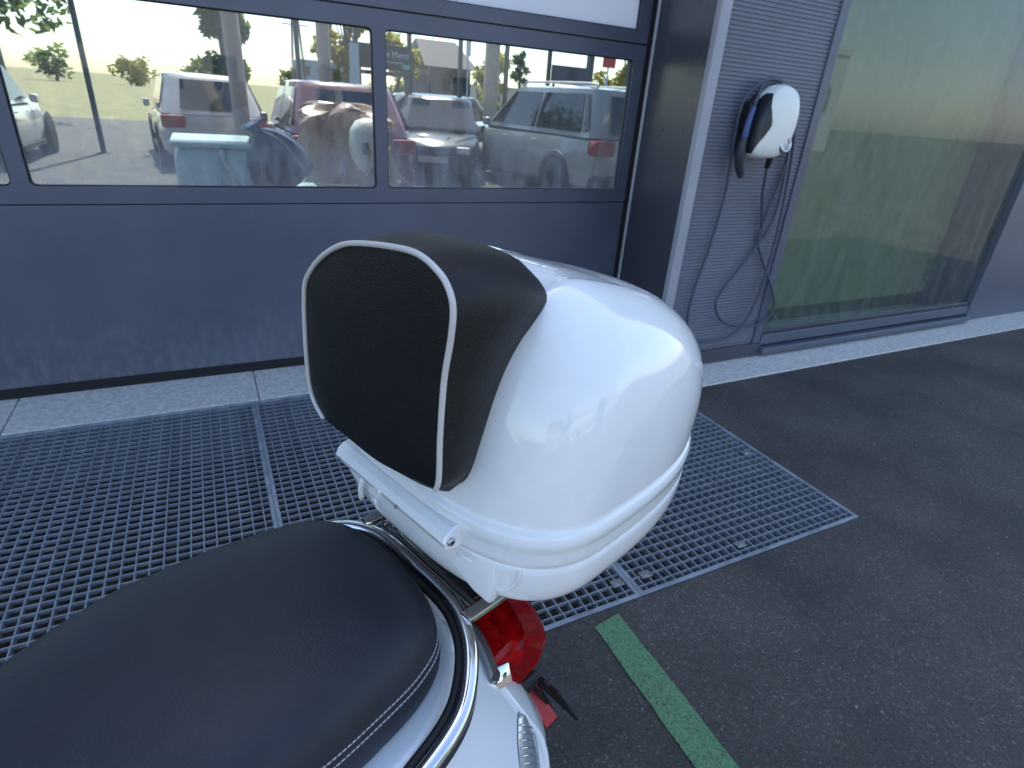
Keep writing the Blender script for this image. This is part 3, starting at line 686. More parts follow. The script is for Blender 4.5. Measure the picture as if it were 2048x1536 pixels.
# tail body: stacked plan outlines
BL = [(.7330, -.028, .196), (.7335, -.036, .2045), (.727, -.046, .2120), (.712, -.057, .2205), (.68, -.078, .2320), (.64, -.104, .2450), (.60, -.130, .2580), (.55, -.162, .2700), (.50, -.188, .2800), (.44, -.195, .2830), (.38, -.175, .2740), (.335, -.13, .2530)]
def bexp(z): return 2.35+1.0*max(0, min(1, (.70-z)/.17))
def body_out(ru, wv, z=.8, N=120):
    out = []; ne = bexp(z)
    for i in range(N):
        t = 2*math.pi*i/N; c_, s_ = math.cos(t), math.sin(t)
        if c_ < 0: out.append((.20+(ru-.20)*-pw(c_, 2/ne)*1, wv*pw(s_, 2/ne)))
        else: out.append((.20+.40*pw(c_, 2/2.6), wv*pw(s_, 2/2.6)*(1-.35*c_**3)))
    return out
rings = [[Vector((.20+(u-.20)*.80, v*.80, (.7295))) for u, v in body_out(-.03, .197)]]
rings += [[Vector((u, v, z)) for u, v in body_out(ru, wv, z)] for z, ru, wv in BL]
BODY = loft('tail_body', rings, M_body, SC, True, True)
def body_pt(z, v):
    for (z1, r1, w1), (z0, r0_, w0) in zip(BL[:-1], BL[1:]):
        if z0 <= z <= z1:
            f_ = (z-z0)/(z1-z0); ru, wv = r0_+(r1-r0_)*f_, w0+(w1-w0)*f_; break
    ne = bexp(z); c_ = (1-min(1, abs(v)/wv)**ne)**(1/ne); return Vector((.20-(.20-ru)*c_, v, z))
# raised edge round the tail opening
ep = [body_pt(z, v) for z, v in ((.648, .118), (.628, .150), (.60, .172), (.57, .190), (.53, .212), (.48, .234), (.42, .245), (.37, .238))]
tube('tail_edge', catmull(ep, 6), lambda t: .0045+.0055*t, M_body, BODY, 12)
tube('seat_lock_cover', [(-.030, .060, .722), (-.024, .092, .7225), (-.008, .118, .722)], .010, M_body, BODY, 10)
# turn signal: clear ribbed lens set in the flank
LF = catmull([(.584, .176, 0), (.594, .190, 0), (.590, .212, 0), (.572, .231, 0), (.545, .247, 0), (.51, .258, 0), (.48, .262, 0)], 6)
RT = catmull([(.578, .180, 0), (.562, .194, 0), (.545, .213, 0), (.525, .233, 0), (.498, .249, 0), (.475, .260, 0), (.465, .264, 0)], 6)
NS = len(LF)
def sig(i, q):
    a_, b_ = body_pt(LF[i].x, LF[i].y), body_pt(RT[i].x, RT[i].y); f_ = (q+1)/2
    z, v = LF[i].x+(RT[i].x-LF[i].x)*f_, LF[i].y+(RT[i].y-LF[i].y)*f_; p = body_pt(z, v)
    return p+Vector((-.45, .70, .50)).normalized()*(.0045*(1-q*q)+.0006)
vs = []; fs = []; Q = [-1, -.8, -.4, 0, .4, .8, 1]
for i in range(NS):
    for q in Q: vs.append(sig(i, q))
for i in range(NS-1):
    for j in range(6): fs.append((i*7+j, i*7+j+1, (i+1)*7+j+1, (i+1)*7+j))
M_lens = bpy.data.materials.new('clear_ribbed_lens'); M_lens.use_nodes = True
_n = M_lens.node_tree; _b = _n.nodes['Principled BSDF']; _b.inputs['Base Color'].default_value = (.50, .53, .56, 1); _b.inputs['Metallic'].default_value = .55; _b.inputs['Roughness'].default_value = .16; _b.inputs['Coat Weight'].default_value = 1
SIG = mesh('turn_signal', vs, fs, M_lens, SC, True)
for i in range(8, NS-1, 2):
    tube('lens_rib', [sig(i, q)+Vector((-.0006, .001, .0006)) for q in (-.85, -.4, 0, .4, .85)], .0012, M_clear, SIG, 6)
tube('lens_frame', catmull([sig(i, -1) for i in range(0, NS, 3)]+[sig(i, 1) for i in range(NS-1, -1, -3)], 3, True), .0014, mat('grey_lens_frame', (.22, .24, .27), .3), SIG, 6, True)
# tail lamp: lens wrapped round the tail, chrome shoulders
lv = [-.134, -.127, -.09, -.045, 0, .045, .085, .112, .127, .134]
def lsec(v):
    a = abs(v)/.134; wrap = .040*a**2.0; e = 1 if a < .94 else max(.78, 1-(a-.94)*2.6)
    base = [(-.098, .570), (-.102, .652), (-.110, .660), (-.152, .674), (-.160, .672), (-.176, .653), (-.192, .656), (-.232, .637), (-.246, .622), (-.252, .598), (-.240, .566), (-.190, .545)]
    c_ = (-.14, .60); return [Vector((c_[0]+(u-c_[0])*e+wrap, v, c_[1]+(z-c_[1])*e)) for u, z in base]
M_tail = bpy.data.materials.new('red_lens'); M_tail.use_nodes = True
_n = M_tail.node_tree; _n.nodes.clear(); N_ = _n.nodes.new
_o = N_('ShaderNodeOutputMaterial'); _t = N_('ShaderNodeBsdfTransparent'); _t.inputs[0].default_value = (.95, .03, .035, 1); _g = N_('ShaderNodeBsdfGlossy'); _g.inputs['Roughness'].default_value = .05
_f = N_('ShaderNodeFresnel'); _f.inputs[0].default_value = 1.5; _m = N_('ShaderNodeMixShader'); _n.links.new(_f.outputs[0], _m.inputs[0]); _n.links.new(_t.outputs[0], _m.inputs[1]); _n.links.new(_g.outputs[0], _m.inputs[2])
_d = N_('ShaderNodeBsdfDiffuse'); _d.inputs[0].default_value = (.75, .008, .014, 1); _m2 = N_('ShaderNodeMixShader'); _m2.inputs[0].default_value = .22; _n.links.new(_m.outputs[0], _m2.inputs[1]); _n.links.new(_d.outputs[0], _m2.inputs[2]); _n.links.new(_m2.outputs[0], _o.inputs[0])
LAMP = empty('tail_lamp', (0, 0, 0)); LAMP.parent = SC
o = loft('lamp_lens', [lsec(v) for v in lv], M_tail, LAMP, True, True); autosmooth(o, 14)
# faceted reflector inside the lens
rb = bmesh.new()
for i in range(9):
    for j in range(4):
        v = -.112+.026*i; u = -.118-.022*j; z = .628-.013*j-.004*(i % 2)
        add_box(rb, u-.010, u+.009, v-.012, v+.012, z-.030, z-.004, .004, Matrix.Translation((0.025*(abs(v)/.134)**2, 0, 0)) @ Matrix.Rotation(R(random.uniform(-4, 4)), 4, 'Y'))
bobj('lamp_reflector', rb, mat('lamp_reflector_silver', (.85, .80, .80), .25, metal=.35), LAMP)
b = bmesh.new(); add_box(b, -.200, -.064, -.150, .045, .690, .700, .004); bobj('lamp_hood', b, M_blk, LAMP)
# chrome shoulder in front of the lens
sec = [(.0, .0), (-.004, .012), (-.014, .014), (-.020, .0), (-.014, -.07), (-.002, -.07)]
rr_ = []
for v in [-.150, -.12, -.08, -.04, 0, .04, .08, .12, .142, .152]:
    wrap = .034*(abs(v)/.15)**2.0; rr_.append([Vector((-.092+u+wrap, v, .668+z-.008*(abs(v)/.15)**3)) for u, z in sec])
o = loft('lamp_chrome_bezel', rr_, M_chrome, LAMP, True, True); autosmooth(o, 30)
rr_ = [[Vector((-.050-.010*k, .140+.010*math.sin(t)*1.0, .600+.045*math.cos(t)-.012*k)) for t in [2*math.pi*i/14 for i in range(14)]] for k in (0, 2, 5, 8, 11)]
for s in (-1, 1):
    b = bmesh.new(); add_box(b, -.018, .016, -.0025, .0025, -.016, .016, .002, Matrix.Translation((-.080, s*.149, .646)) @ Matrix.Rotation(R(s*-12), 4, 'Z') @ Matrix.Rotation(R(s*32), 4, 'X'), 2); autosmooth(bobj('bezel_end', b, M_chrome, LAMP), 30)
b = bmesh.new(); add_box(b, -.20, -.06, -.115, .135, .505, .538, .008); bobj('lamp_base', b, M_blk, LAMP)
# number plate bracket with slots, and side reflector
PB = empty('plate_bracket', (0, 0, 0)); PB.parent = SC
tl = Matrix.Translation((-.245, 0, .455)) @ Matrix.Rotation(R(28), 4, 'Y')
b = bmesh.new(); add_box(b, -.003, .003, -.11, .150, -.17, .012, .002, tl); bobj('plate_carrier', b, M_blk, PB)
b = bmesh.new(); add_box(b, .018, .026, -.10, .125, -.06, .016, .002, tl); add_box(b, .003, .018, -.05, .05, -.05, .0, .002, tl); bobj('bracket_arm', b, M_blk, PB)
b = bmesh.new()
for i in range(5): add_box(b, .0032, .0042, .020+.024*i, .034+.024*i, .0125, .0135, 0, tl); add_box(b, -.0015, .0015, .020+.024*i, .034+.024*i, .0125, .0132, 0, tl)
bobj('slot_edge', b, M_alu, PB)
tube('bracket_stay', [(-.15, .03, .53), (-.20, .05, .50), (-.235, .06, .46)], .016, M_blk, PB, 10)
RF = Matrix.Translation((-.236, .118, .400)) @ Matrix.Rotation(R(-14), 4, 'Z') @ Matrix.Rotation(R(38), 4, 'X')
b = bmesh.new(); add_box(b, -.020, .020, -.035, -.002, -.046, .046, .005, RF @ Matrix.Rotation(R(18), 4, 'Y')); ho = bobj('reflector_housing', b, M_blk, PB)
b = bmesh.new(); add_box(b, -.015, .015, -.002, .004, -.038, .038, .002, RF @ Matrix.Rotation(R(18), 4, 'Y')); bobj('side_reflector', b, mat('red_reflector', (.45, .004, .018), .35), PB)
# rear mudguard below the tail, dark underside
b = bmesh.new(); add_box(b, -.14, .30, -.10, .10, .25, .50, .03); bobj('engine_cover', b, M_blk, SC)
def wheel(u, r_, wd, par, nm='wheel'):
    wl = empty(nm, (u, 0, r_)); wl.parent = par; mx = Matrix.Rotation(R(90), 4, 'X')
    lathe('tyre', [(r_*.62, -wd*.45), (r_*.80, -wd*.52), (r_*.95, -wd*.40), (r_, -wd*.15), (r_, wd*.15), (r_*.95, wd*.40), (r_*.80, wd*.52), (r_*.62, wd*.45)], M_tyre, wl, 36, mx)
    lathe('rim', [(r_*.10, -wd*.4), (r_*.16, -wd*.30), (r_*.56, -wd*.25), (r_*.64, -wd*.42), (r_*.64, wd*.42), (r_*.56, wd*.25), (r_*.16, wd*.30), (r_*.10, wd*.4), (.001, wd*.4)], M_rim, wl, 28, mx)
    return wl
wheel(.10, .235, .12, SC, 'rear_wheel'); wheel(1.37, .235, .11, SC, 'front_wheel')
# the forward half, outside the picture: floor, leg shield, headset, mudguard
b = bmesh.new(); add_box(b, .55, 1.10, -.17, .17, .27, .33, .02); bobj('floorboard', b, M_body, SC)
lsr = []
for z, u, wv in ((.30, 1.10, .19), (.45, 1.12, .21), (.65, 1.13, .215), (.85, 1.10, .19), (.97, 1.06, .12), (1.0, 1.04, .05)):
    lsr.append([Vector((u-.10*(abs(q))**2, wv*q, z)) for q in (-1, -.75, -.5, -.25, 0, .25, .5, .75, 1)])
o = loft('leg_shield', lsr, M_body, SC, closed=False); so = o.modifiers.new('s', 'SOLIDIFY'); so.thickness = .03
tube('steering_column', [(1.08, 0, .95), (1.16, 0, .70), (1.30, 0, .35), (1.37, 0, .24)], .03, M_blk, SC, 12)
tube('handlebar', catmull([(.93, -.36, 1.03), (1.00, -.20, 1.07), (1.06, 0, 1.08), (1.00, .20, 1.07), (.93, .36, 1.03)], 6), lambda t: .018+.03*math.exp(-((t-.5)/.16)**2), M_body, SC, 14)
tube('front_mudguard', catmull([(1.14, 0, .38), (1.24, 0, .50), (1.38, 0, .52), (1.55, 0, .44)], 5), lambda t: .05+.04*math.sin(math.pi*t), M_body, SC, 14)
b = bmesh.new(); add_box(b, .34, .37, -.16, -.13, .0, .32, .006); add_box(b, .34, .37, .13, .16, .0, .32, .006); add_box(b, .33, .38, -.16, .16, .28, .31, .006); bobj('centre_stand', b, M_blk, SC)

# ------------------------------------------------------------------ things standing just inside the door
def blob(name, prof_pts, m, parent, seg=40, fold=.12, nf_=9, seed=1, loc=(0, 0, 0), lean=(0, 0)):
    rnd = random.Random(seed); ph = [rnd.uniform(0, 6.28) for _ in range(6)]; rings = []
    n = len(prof_pts)
    for i, (r_, z) in enumerate(prof_pts):
        t = i/(n-1); ring = []
        for k in range(seg):
            a = 2*math.pi*k/seg
            q = r_*(1+fold*(.5*math.sin(nf_*a+ph[0]+2*t)+.35*math.sin((nf_+4)*a+ph[1]-3*t)+.3*math.sin(3*a+ph[2]+4*t)))
            ring.append(Vector((loc[0]+lean[0]*t+q*math.cos(a), loc[1]+lean[1]*t+q*math.sin(a), loc[2]+z)))
        rings.append(ring)
    return loft(name, rings, m, parent, True, True)
# tank
TK = empty('plastic_tank', (.0, 3.95, 0), 0, 'pale teal plastic tank behind the left door pane, under the tied bag', 'tank')
b = bmesh.new(); add_box(b, -.14, .26, -.30, .30, 0, 1.10, .06, None, 4); autosmooth(bobj('tank_body', b, M_bin, TK), 40)
b = bmesh.new(); add_box(b, -.15, .27, -.31, .31, 1.102, 1.13, .012); bobj('tank_lid', b, M_bin, TK)
tube('tank_hose', catmull([(.09, -.33, 1.10), (.10, -.34, 1.03), (.13, -.335, .95), (.16, -.34, .7)], 5), .012, M_wplas, TK, 8)
# tied bag, leaning
BG = empty('refuse_bag', (.435, 3.72, .92), 0, 'dark blue tied plastic bag slumped behind the left pane', 'bag')
BG.rotation_euler = (0, R(-30), .2)
o = blob('bag_body', [(.03, .0), (.115, .004), (.155, .03), (.165, .08), (.160, .14), (.145, .20), (.118, .25), (.085, .285), (.05, .305), (.026, .318)], M_bag, BG, 64, .10, 11, 3)
blob('bag_neck', [(.022, .312), (.018, .325), (.030, .338), (.052, .352), (.056, .362), (.020, .358)], M_bag, BG, 40, .5, 7, 5)
tube('bag_tie', [(.022*math.cos(a), .022*math.sin(a), .323) for a in [i*math.pi/6 for i in range(12)]], .004, M_dark, BG, 6, True)
BS = empty('bag_stand', (.33, 3.80, 0), 0, 'grey crate carrying the tied blue bag', 'crate'); b = bmesh.new(); add_box(b, -.03, .26, -.18, .16, 0, .885, .01); bobj('crate_body', b, M_bin, BS)
b = bmesh.new(); add_box(b, -.035, .265, -.185, .165, .845, .8945, .006); bobj('crate_rim', b, M_bin, BS)
# pile under brown plastic
nxp, nyp = 46, 24; pv = []; pf = []
rnd = random.Random(4)
BP = empty('covered_pile', (.98, 4.85, 0), 0, 'tall goods pile wrapped in crumpled brown plastic behind the left pane', 'pile')
for j in range(nyp+1):
    for i in range(nxp+1):
        a = 2*math.pi*i/nxp; t = j/nyp
        r_ = (.36-.06*t if t < .8 else .312*math.sqrt(max(0, 1-((t-.8)/.2)**2))+.001)
        r_ *= 1+.13*math.sin(5*a+3*t)+.09*math.sin(9*a-9*t)+.07*rnd.uniform(-1, 1)*(1 if .02 < t < .97 else 0)
        z = 1.34*min(1, t/.8)*(1 if t < .8 else 1)+(.08*math.sin((t-.8)/.2*math.pi/2) if t > .8 else 0)
        pv.append((r_*math.cos(a)*1.05, r_*math.sin(a)*.75, z*(.92+.03*math.sin(3*a))))
for j in range(nyp):
    for i in range(nxp): pf.append((j*(nxp+1)+i, j*(nxp+1)+i+1, (j+1)*(nxp+1)+i+1, (j+1)*(nxp+1)+i))
mesh('brown_sheet', pv, pf, M_kraft, BP, False)
tube('binding_cord', [(.40*math.cos(a)*1.05, .40*math.sin(a)*.75, .80) for a in [i*math.pi/12 for i in range(24)]], .006, M_wplas, BP, 6, True)
# white fairing with two openings
FR = empty('loose_fairing', (.98, 4.10, 0), .2, 'white plastic fairing with two dark openings beside the door mullion', 'fairing')
blob('fairing_shell', [(.02, .94), (.07, .96), (.105, 1.03), (.12, 1.12), (.11, 1.20), (.075, 1.255), (.02, 1.275)], M_wplas, FR, 40, .05, 2, 8)
for x, zz in ((-.062, 1.10), (.012, 1.105)): lathe('fairing_opening', [(.001, .006), (.024, .005), (.030, -.003), (.028, -.03)], M_dark, FR, 14, Matrix.Translation((x, -.112, zz)) @ Matrix.Rotation(R(90), 4, 'X') @ Matrix.Diagonal((.8, 1.25, 1, 1)))
tube('fairing_stand', [(0, 0, 0), (0, 0, .97)], .02, M_dark, FR, 8)
# crossed battens
TR = empty('timber_trestle', (1.05, 3.85, 0), 0, 'crossed raw timber battens leaning behind the door mullion', 'trestle')
def batten(p, q, wd=.016, nm='batten'):
    p, q = Vector(p), Vector(q); d = q-p; mid = (p+q)/2
    b = bmesh.new(); add_box(b, -d.length/2, d.length/2, -wd, wd, -wd*.6, wd*.6, .003, Matrix.Translation(mid) @ d.to_track_quat('X', 'Z').to_matrix().to_4x4()); bobj(nm, b, M_wood, TR)
batten((-.09, 0, 1.10), (.42, .03, .62)); batten((.03, .05, 1.12), (-.48, .06, .55)); batten((.03, .12, 1.10), (.20, .15, 0)); batten((-.09, .12, 1.10), (-.28, .15, 0)); batten((.42, .03, .66), (.42, .08, 0)); batten((-.46, .06, .60), (-.46, .1, 0))

# ------------------------------------------------------------------ cars in the yard
def car(name, label, loc, heading, paint, L_=4.2, W_=1.78, H_=1.5, style='hatch', rails=False, dark=False):
    """local x = forward, origin on the ground at the centre"""
    C_ = empty(name, (loc[0], loc[1], 0), heading, label, 'car')
    hl, hw = L_/2, W_/2; belt = H_*.60
    hood = {'hatch': .58, 'suv': .60, 'sedan': .55}[style]*H_
    wr = .335 if style != 'suv' else .37; wb = L_*.30
    # lower body: sections along x
    st = [(-hl, .34, belt*.80, .80), (-hl+.06, .26, belt*.96, .90), (-hl+.25, .22, belt*1.0, .97), (-wb, .22, belt, 1), (0, .20, belt*.985, 1), (wb*.75, .20, belt*.97, 1), (hl-.75, .22, hood, .97), (hl-.25, .24, hood*.93, .90), (hl-.06, .28, hood*.78, .78), (hl, .36, hood*.62, .70)]
    if style == 'sedan': st[0] = (-hl, .36, belt*.86, .78); st[2] = (-hl+.35, .22, belt*1.02, .95)
    rings = []
    for x, z0, z1, k in st:
        h = z1-z0; wv = hw*k
        half = [(0, z0), (wv*.80, z0), (wv*.955, z0+h*.12), (wv, z0+h*.42), (wv*.985, z0+h*.70), (wv*.93, z0+h*.93), (wv*.82, z1), (0, z1+.015)]
        rings.append([Vector((x, y, z)) for y, z in half]+[Vector((x, -y, z)) for y, z in half[-2:0:-1]])
    B_ = loft('car_body', rings, paint, C_, True, True); autosmooth(B_, 32)
    # cabin
    if style == 'sedan': xb0, xt0, xt1, xb1 = -hl+.62, -hl+1.30, .35, hl-1.15
    elif style == 'suv': xb0, xt0, xt1, xb1 = -hl+.10, -hl+.42, .30, hl-1.22
    else: xb0, xt0, xt1, xb1 = -hl+.10, -hl+.55, .25, hl-1.10
    wt, wbt = hw*.70, hw*.90
    def sec(x, zt_, wk): 
        return None
    zb_ = belt-.02; R_ = []
    for f_, xk in ((0, 0), (.5, 0), (.85, 0), (.96, 0), (1, 1)):
        z = zb_+(H_-zb_)*f_; x0 = xb0+(xt0-xb0)*f_**1.15; x1 = xb1+(xt1-xb1)*f_; y = wbt+(wt-wbt)*f_
        if f_ == 1: x0 += .10; x1 -= .14; y -= .09
        bow = .05
        R_.append([Vector(p+(z,)) for p in ((x0, -y*.86), (x0-bow, -y*.4), (x0-bow, y*.4), (x0, y*.86), (x0+.12, y), ((x0+x1)/2, y+.015), (x1-.14, y), (x1, y*.84), (x1+bow, y*.4), (x1+bow, -y*.4), (x1, -y*.84), (x1-.14, -y), ((x0+x1)/2, -y-.015), (x0+.12, -y))])
    R_.append([v.lerp(Vector(((xt0+xt1)/2, 0, H_+.012)), .55)+Vector((0, 0, 0)) for v in R_[-1]])
    for v in R_[-1]: v.z = H_+.012
    cab = loft('cabin', R_, paint, C_, False, True); autosmooth(cab, 40)
    # glass, a little proud of the cabin skin
    def glass(nm, P, off_):
        mesh(nm, [Vector(p)+Vector(off_) for p in P], [tuple(range(len(P)))], M_glassy, C_)
    def at(f_, s): # side points
        return zb_+(H_-zb_)*f_
    def X0(f_): return xb0+(xt0-xb0)*f_**1.15
    def X1(f_): return xb1+(xt1-xb1)*f_
    def Y(f_): return wbt+(wt-wbt)*f_
    lo, hi = .10, .86
    for s in (-1, 1):
        mid = (X0(.5)+X1(.5))/2+.05
        yo = .024
        glass('side_window', [(mid+.03, s*(Y(lo)), at(lo, 0)), (X1(lo)-.26, s*Y(lo), at(lo, 0)), (X1(hi)-.18, s*Y(hi), at(hi, 0)), (mid+.03, s*Y(hi), at(hi, 0))], (0, s*yo, 0))
        r0x = X0(lo)+(.35 if style != 'sedan' else .45)
        glass('side_window', [(r0x, s*Y(lo), at(lo, 0)), (mid-.03, s*Y(lo), at(lo, 0)), (mid-.03, s*Y(hi), at(hi, 0)), (X0(hi)+.26, s*Y(hi), at(hi, 0))], (0, s*yo, 0))
        if style != 'sedan': glass('quarter_window', [(X0(lo)+.14, s*Y(lo)*.995, at(lo+.08, 0)), (r0x-.06, s*Y(lo), at(lo, 0)), (X0(hi)+.20, s*Y(hi), at(hi, 0)), (X0(hi)+.12, s*Y(hi), at(hi, 0))], (0, s*yo, 0))
        m_ = box('door_mirror', X1(.05)-.42, X1(.05)-.24, s*(hw+.02)-.05, s*(hw+.02)+.06, belt-.02, belt+.12, paint, C_, .03)
        # wheels and arches
        for x in (-wb, wb):
            mx = Matrix.Translation((x, s*(hw-.11), wr)) @ Matrix.Rotation(R(90), 4, 'X')
            lathe('wheel_arch', [(.001, s*-.118), (wr*1.13, s*-.118), (wr*1.16, s*-.10), (wr*1.13, 0)], M_dark, C_, 24, mx)
            wl = empty('wheel', (x, s*(hw-.10), wr)); wl.parent = C_; m2 = Matrix.Rotation(R(90), 4, 'X')
            lathe('tyre', [(wr*.62, -.10), (wr*.92, -.115), (wr, -.08), (wr, .08), (wr*.92, .115), (wr*.62, .10)], M_tyre, wl, 26, m2)
            lathe('rim', [(.001, s*-.10), (wr*.16, s*-.10), (wr*.22, s*-.085), (wr*.52, s*-.075), (wr*.63, s*-.11), (wr*.64, s*.05)], M_rim, wl, 22, m2)
        ly = hw*.72
        b = bmesh.new(); add_box(b, -hl-.012, -hl+.22, s*hw*.52 if s > 0 else -hw*.925, s*hw*.925 if s > 0 else -hw*.52, belt*.74, belt*.96, .03); bobj('tail_light', b, M_redl, C_)
        b = bmesh.new(); add_box(b, hl-.22, hl-.025, s*hw*.45 if s > 0 else -hw*.74, s*hw*.74 if s > 0 else -hw*.45, hood*.66, hood*.82, .03); bobj('headlight', b, M_clear, C_)
        b = bmesh.new(); add_box(b, -hl-.014, -hl+.03, s*hw*.35 if s > 0 else -hw*.72, s*hw*.72 if s > 0 else -hw*.35, .40, .45, .006); bobj('bumper_reflector', b, M_redl, C_)
        if rails: tube('roof_rail', catmull([(xt0+.12, s*wt*.86, H_-.005), (xt0+.25, s*wt*.86, H_+.05), (0, s*wt*.86, H_+.06), (xt1-.15, s*wt*.86, H_+.04), (xt1-.02, s*wt*.86, H_-.01)], 5), .018, M_alu, C_, 8)
        tube('door_handle', [(mid-.25, s*(hw+.006), belt*.86), (mid-.08, s*(hw+.006), belt*.86)], .014, paint, C_, 8)
        tube('door_handle', [(mid+.75, s*(hw+.006), belt*.85), (mid+.92, s*(hw+.006), belt*.85)], .014, paint, C_, 8)
    lo2, hi2 = .12, .84
    q = .66
    glass('rear_window', [(X0(lo2)-.06, -Y(lo2)*q, at(lo2, 0)), (X0(lo2)-.06, Y(lo2)*q, at(lo2, 0)), (X0(hi2)-.06, Y(hi2)*q, at(hi2, 0)), (X0(hi2)-.06, -Y(hi2)*q, at(hi2, 0))], (-.004, 0, .004))
    glass('windscreen', [(X1(.04)+.06, -Y(.04)*.74, at(.04, 0)), (X1(.04)+.06, Y(.04)*.74, at(.04, 0)), (X1(.9)+.06, Y(.9)*.74, at(.9, 0)), (X1(.9)+.06, -Y(.9)*.74, at(.9, 0))], (.004, 0, .004))
    box('rear_bumper', -hl-.04, -hl+.2, -hw*.90, hw*.90, .25, .50, M_blk if style == 'suv' else paint, C_, .05)
    box('front_bumper', hl-.22, hl+.03, -hw*.84, hw*.84, .22, .44, M_blk, C_, .05)
    box('grille', hl-.10, hl-.012, -hw*.36, hw*.36, hood*.52, hood*.68, M_blk, C_, .02)
    box('number_plate', -hl-.022, -hl-.004, -.26, .26, belt*.56, belt*.56+.11, M_wplas, C_, .003)
    box('number_plate', hl-.002, hl+.036, -.26, .26, .38, .48, M_wplas, C_, .003)
    for s in (-1, 1): box('side_sill', -wb+.45, wb-.45, s*hw-.06 if s > 0 else -hw+.0, s*hw if s > 0 else -hw+.06, .20, .29, M_blk, C_, .01)
    return C_
P_suv = mat('grey_white_car_paint', (.36, .36, .34), .25, coat=1); P_white = mat('white_car_paint', (.62, .62, .60), .22, coat=1); P_red = mat('dark_red_car_paint', (.14, .022, .028), .22, coat=1)
P_dark = mat('dark_grey_car_paint', (.012, .015, .014), .2, coat=1); P_grey = mat('grey_green_car_paint', (.10, .11, .10), .25, coat=1); P_beige = mat('pale_van_paint', (.55, .50, .46), .3, coat=1)
car('parked_car', 'white sport utility car with roof rails, its rear towards the door', (6.05, 10.45), R(94), P_suv, 4.95, 1.92, 1.74, 'suv', True)
car('parked_car', 'dark red hatchback, rear towards the door, nearest the mullion', (1.86, 10.4), R(90), P_red, 4.05, 1.76, 1.52, 'hatch')
car('parked_car', 'dark grey saloon facing the door between the hatchback and the white car', (4.50, 12.6), R(-112), P_dark, 4.4, 1.8, 1.46, 'sedan')
car('parked_car', 'grey green estate car parked crosswise beyond the dark saloon', (5.0, 16.3), R(172), P_grey, 4.4, 1.8, 1.50, 'hatch')
car('parked_car', 'pale beige hatchback parked behind the tied bag at left', (.10, 14.2), R(95), P_beige, 4.2, 1.8, 1.52, 'hatch')
car('parked_car', 'white hatchback at far left of the yard', (-3.4, 13.2), R(88), P_white, 4.0, 1.75, 1.5, 'hatch')

# ------------------------------------------------------------------ posts, columns, signs
px_ = [-3.0, -1.75, 2.07, 3.30, 4.50, 5.74, 6.95, 8.14, 9.36, 10.6]
where = ['far left', 'second from the left', 'left of the beige column', 'at the left edge of the goods sign', 'at the right edge of the goods sign', 'beside the small white plate', 'right of the middle beige column', 'left of the dark blank board', 'right of the dark blank board', 'at far right']
for x, wh in zip(px_, where):
    t = empty('steel_post', (x, 14.6 if x < 9 else 14.6, 0), 0, 'slim dark steel post in the yard, '+wh, 'post', 'slim dark posts in the yard')
    wd = .045 if x != 9.36 else .075
    box('post_shaft', -wd, wd, -wd, wd, 0, 5.2, M_postd, t, .008); box('post_foot', -.11, .11, -.11, .11, 0, .02, M_postd, t, .004)
for x, y, r_, lab in ((2.72, 15.2, .15, 'beige concrete column rising behind the dark red hatchback'), (6.70, 14.9, .19, 'beige concrete column rising beyond the dark saloon'), (.66, 11.5, .13, 'beige concrete column at the left edge of the yard')):
    t = empty('concrete_column', (x, y, 0), 0, lab, 'column')
    lathe('column_shaft', [(r_*1.05, 0), (r_, .3), (r_*.9, 7), (.001, 7)], M_colc, t, 20); lathe('column_base', [(.001, .25), (r_*1.5, .25), (r_*1.55, 0)], M_colc, t, 20)
def text(name, body, size, m, parent, loc, depth=.003):
    cu = bpy.data.curves.new(name, 'FONT'); cu.body = body; cu.size = size; cu.extrude = depth; cu.align_x = 'LEFT'
    o = bpy.data.objects.new(name, cu); COL.objects.link(o); bpy.context.view_layer.update()
    dg = bpy.context.evaluated_depsgraph_get(); me = bpy.data.meshes.new_from_object(o.evaluated_get(dg)); bpy.data.objects.remove(o)
    me.materials.clear(); me.materials.append(m); q = bpy.data.objects.new(name, me); q.location = loc; q.rotation_euler = (R(90), 0, 0); return link(q, parent)
SG = empty('goods_sign', (3.9, 14.5, 0), 0, 'dark board lettered e Merci on posts behind the hatchback', 'sign')
box('sign_board', -.62, .60, -.02, .02, 1.92, 2.40, M_signb, SG, .004)
text('sign_lettering', 'e Merci', .17, M_signt, SG, (.03, -.023, 2.17))
box('sign_underline', .03, .42, -.024, -.0205, 2.06, 2.075, M_signt, SG, 0); box('green_mark', .40, .58, -.026, -.0205, 1.955, 2.045, M_signg, SG, 0)
box('lower_rail', -.62, .60, -.02, .02, 1.80, 1.88, M_postd, SG, .004)
for x in (-.55, .5): box('sign_leg', x-.03, x+.03, .022, .07, 0, 2.4, M_postd, SG, .004)
PL_ = empty('pale_banner', (3.18, 14.3, 0), 0, 'narrow pale blue upright banner left of the goods sign', 'banner')
box('banner_sheet', -.09, .11, -.012, .012, 1.50, 2.35, mat('pale_blue_banner', (.45, .58, .62), .6), PL_, .003); box('banner_pole', -.012, .012, .013, .035, 0, 2.4, M_postd, PL_, .003)
BB = empty('blank_board', (8.75, 14.5, 0), 0, 'dark blank board fixed between two posts above the white car', 'sign')
box('board_sheet', -.58, .56, -.02, .02, 1.96, 2.38, mat('slate_board', (.05, .055, .07), .5), BB, .004); box('board_leg', -.5, -.44, .022, .06, 0, 2.36, M_postd, BB, .003); box('board_leg', .40, .46, .022, .06, 0, 2.36, M_postd, BB, .003)
WP = empty('notice_plate', (5.90, 14.5, 0), 0, 'small white notice on a thin pole beyond the dark saloon', 'sign')
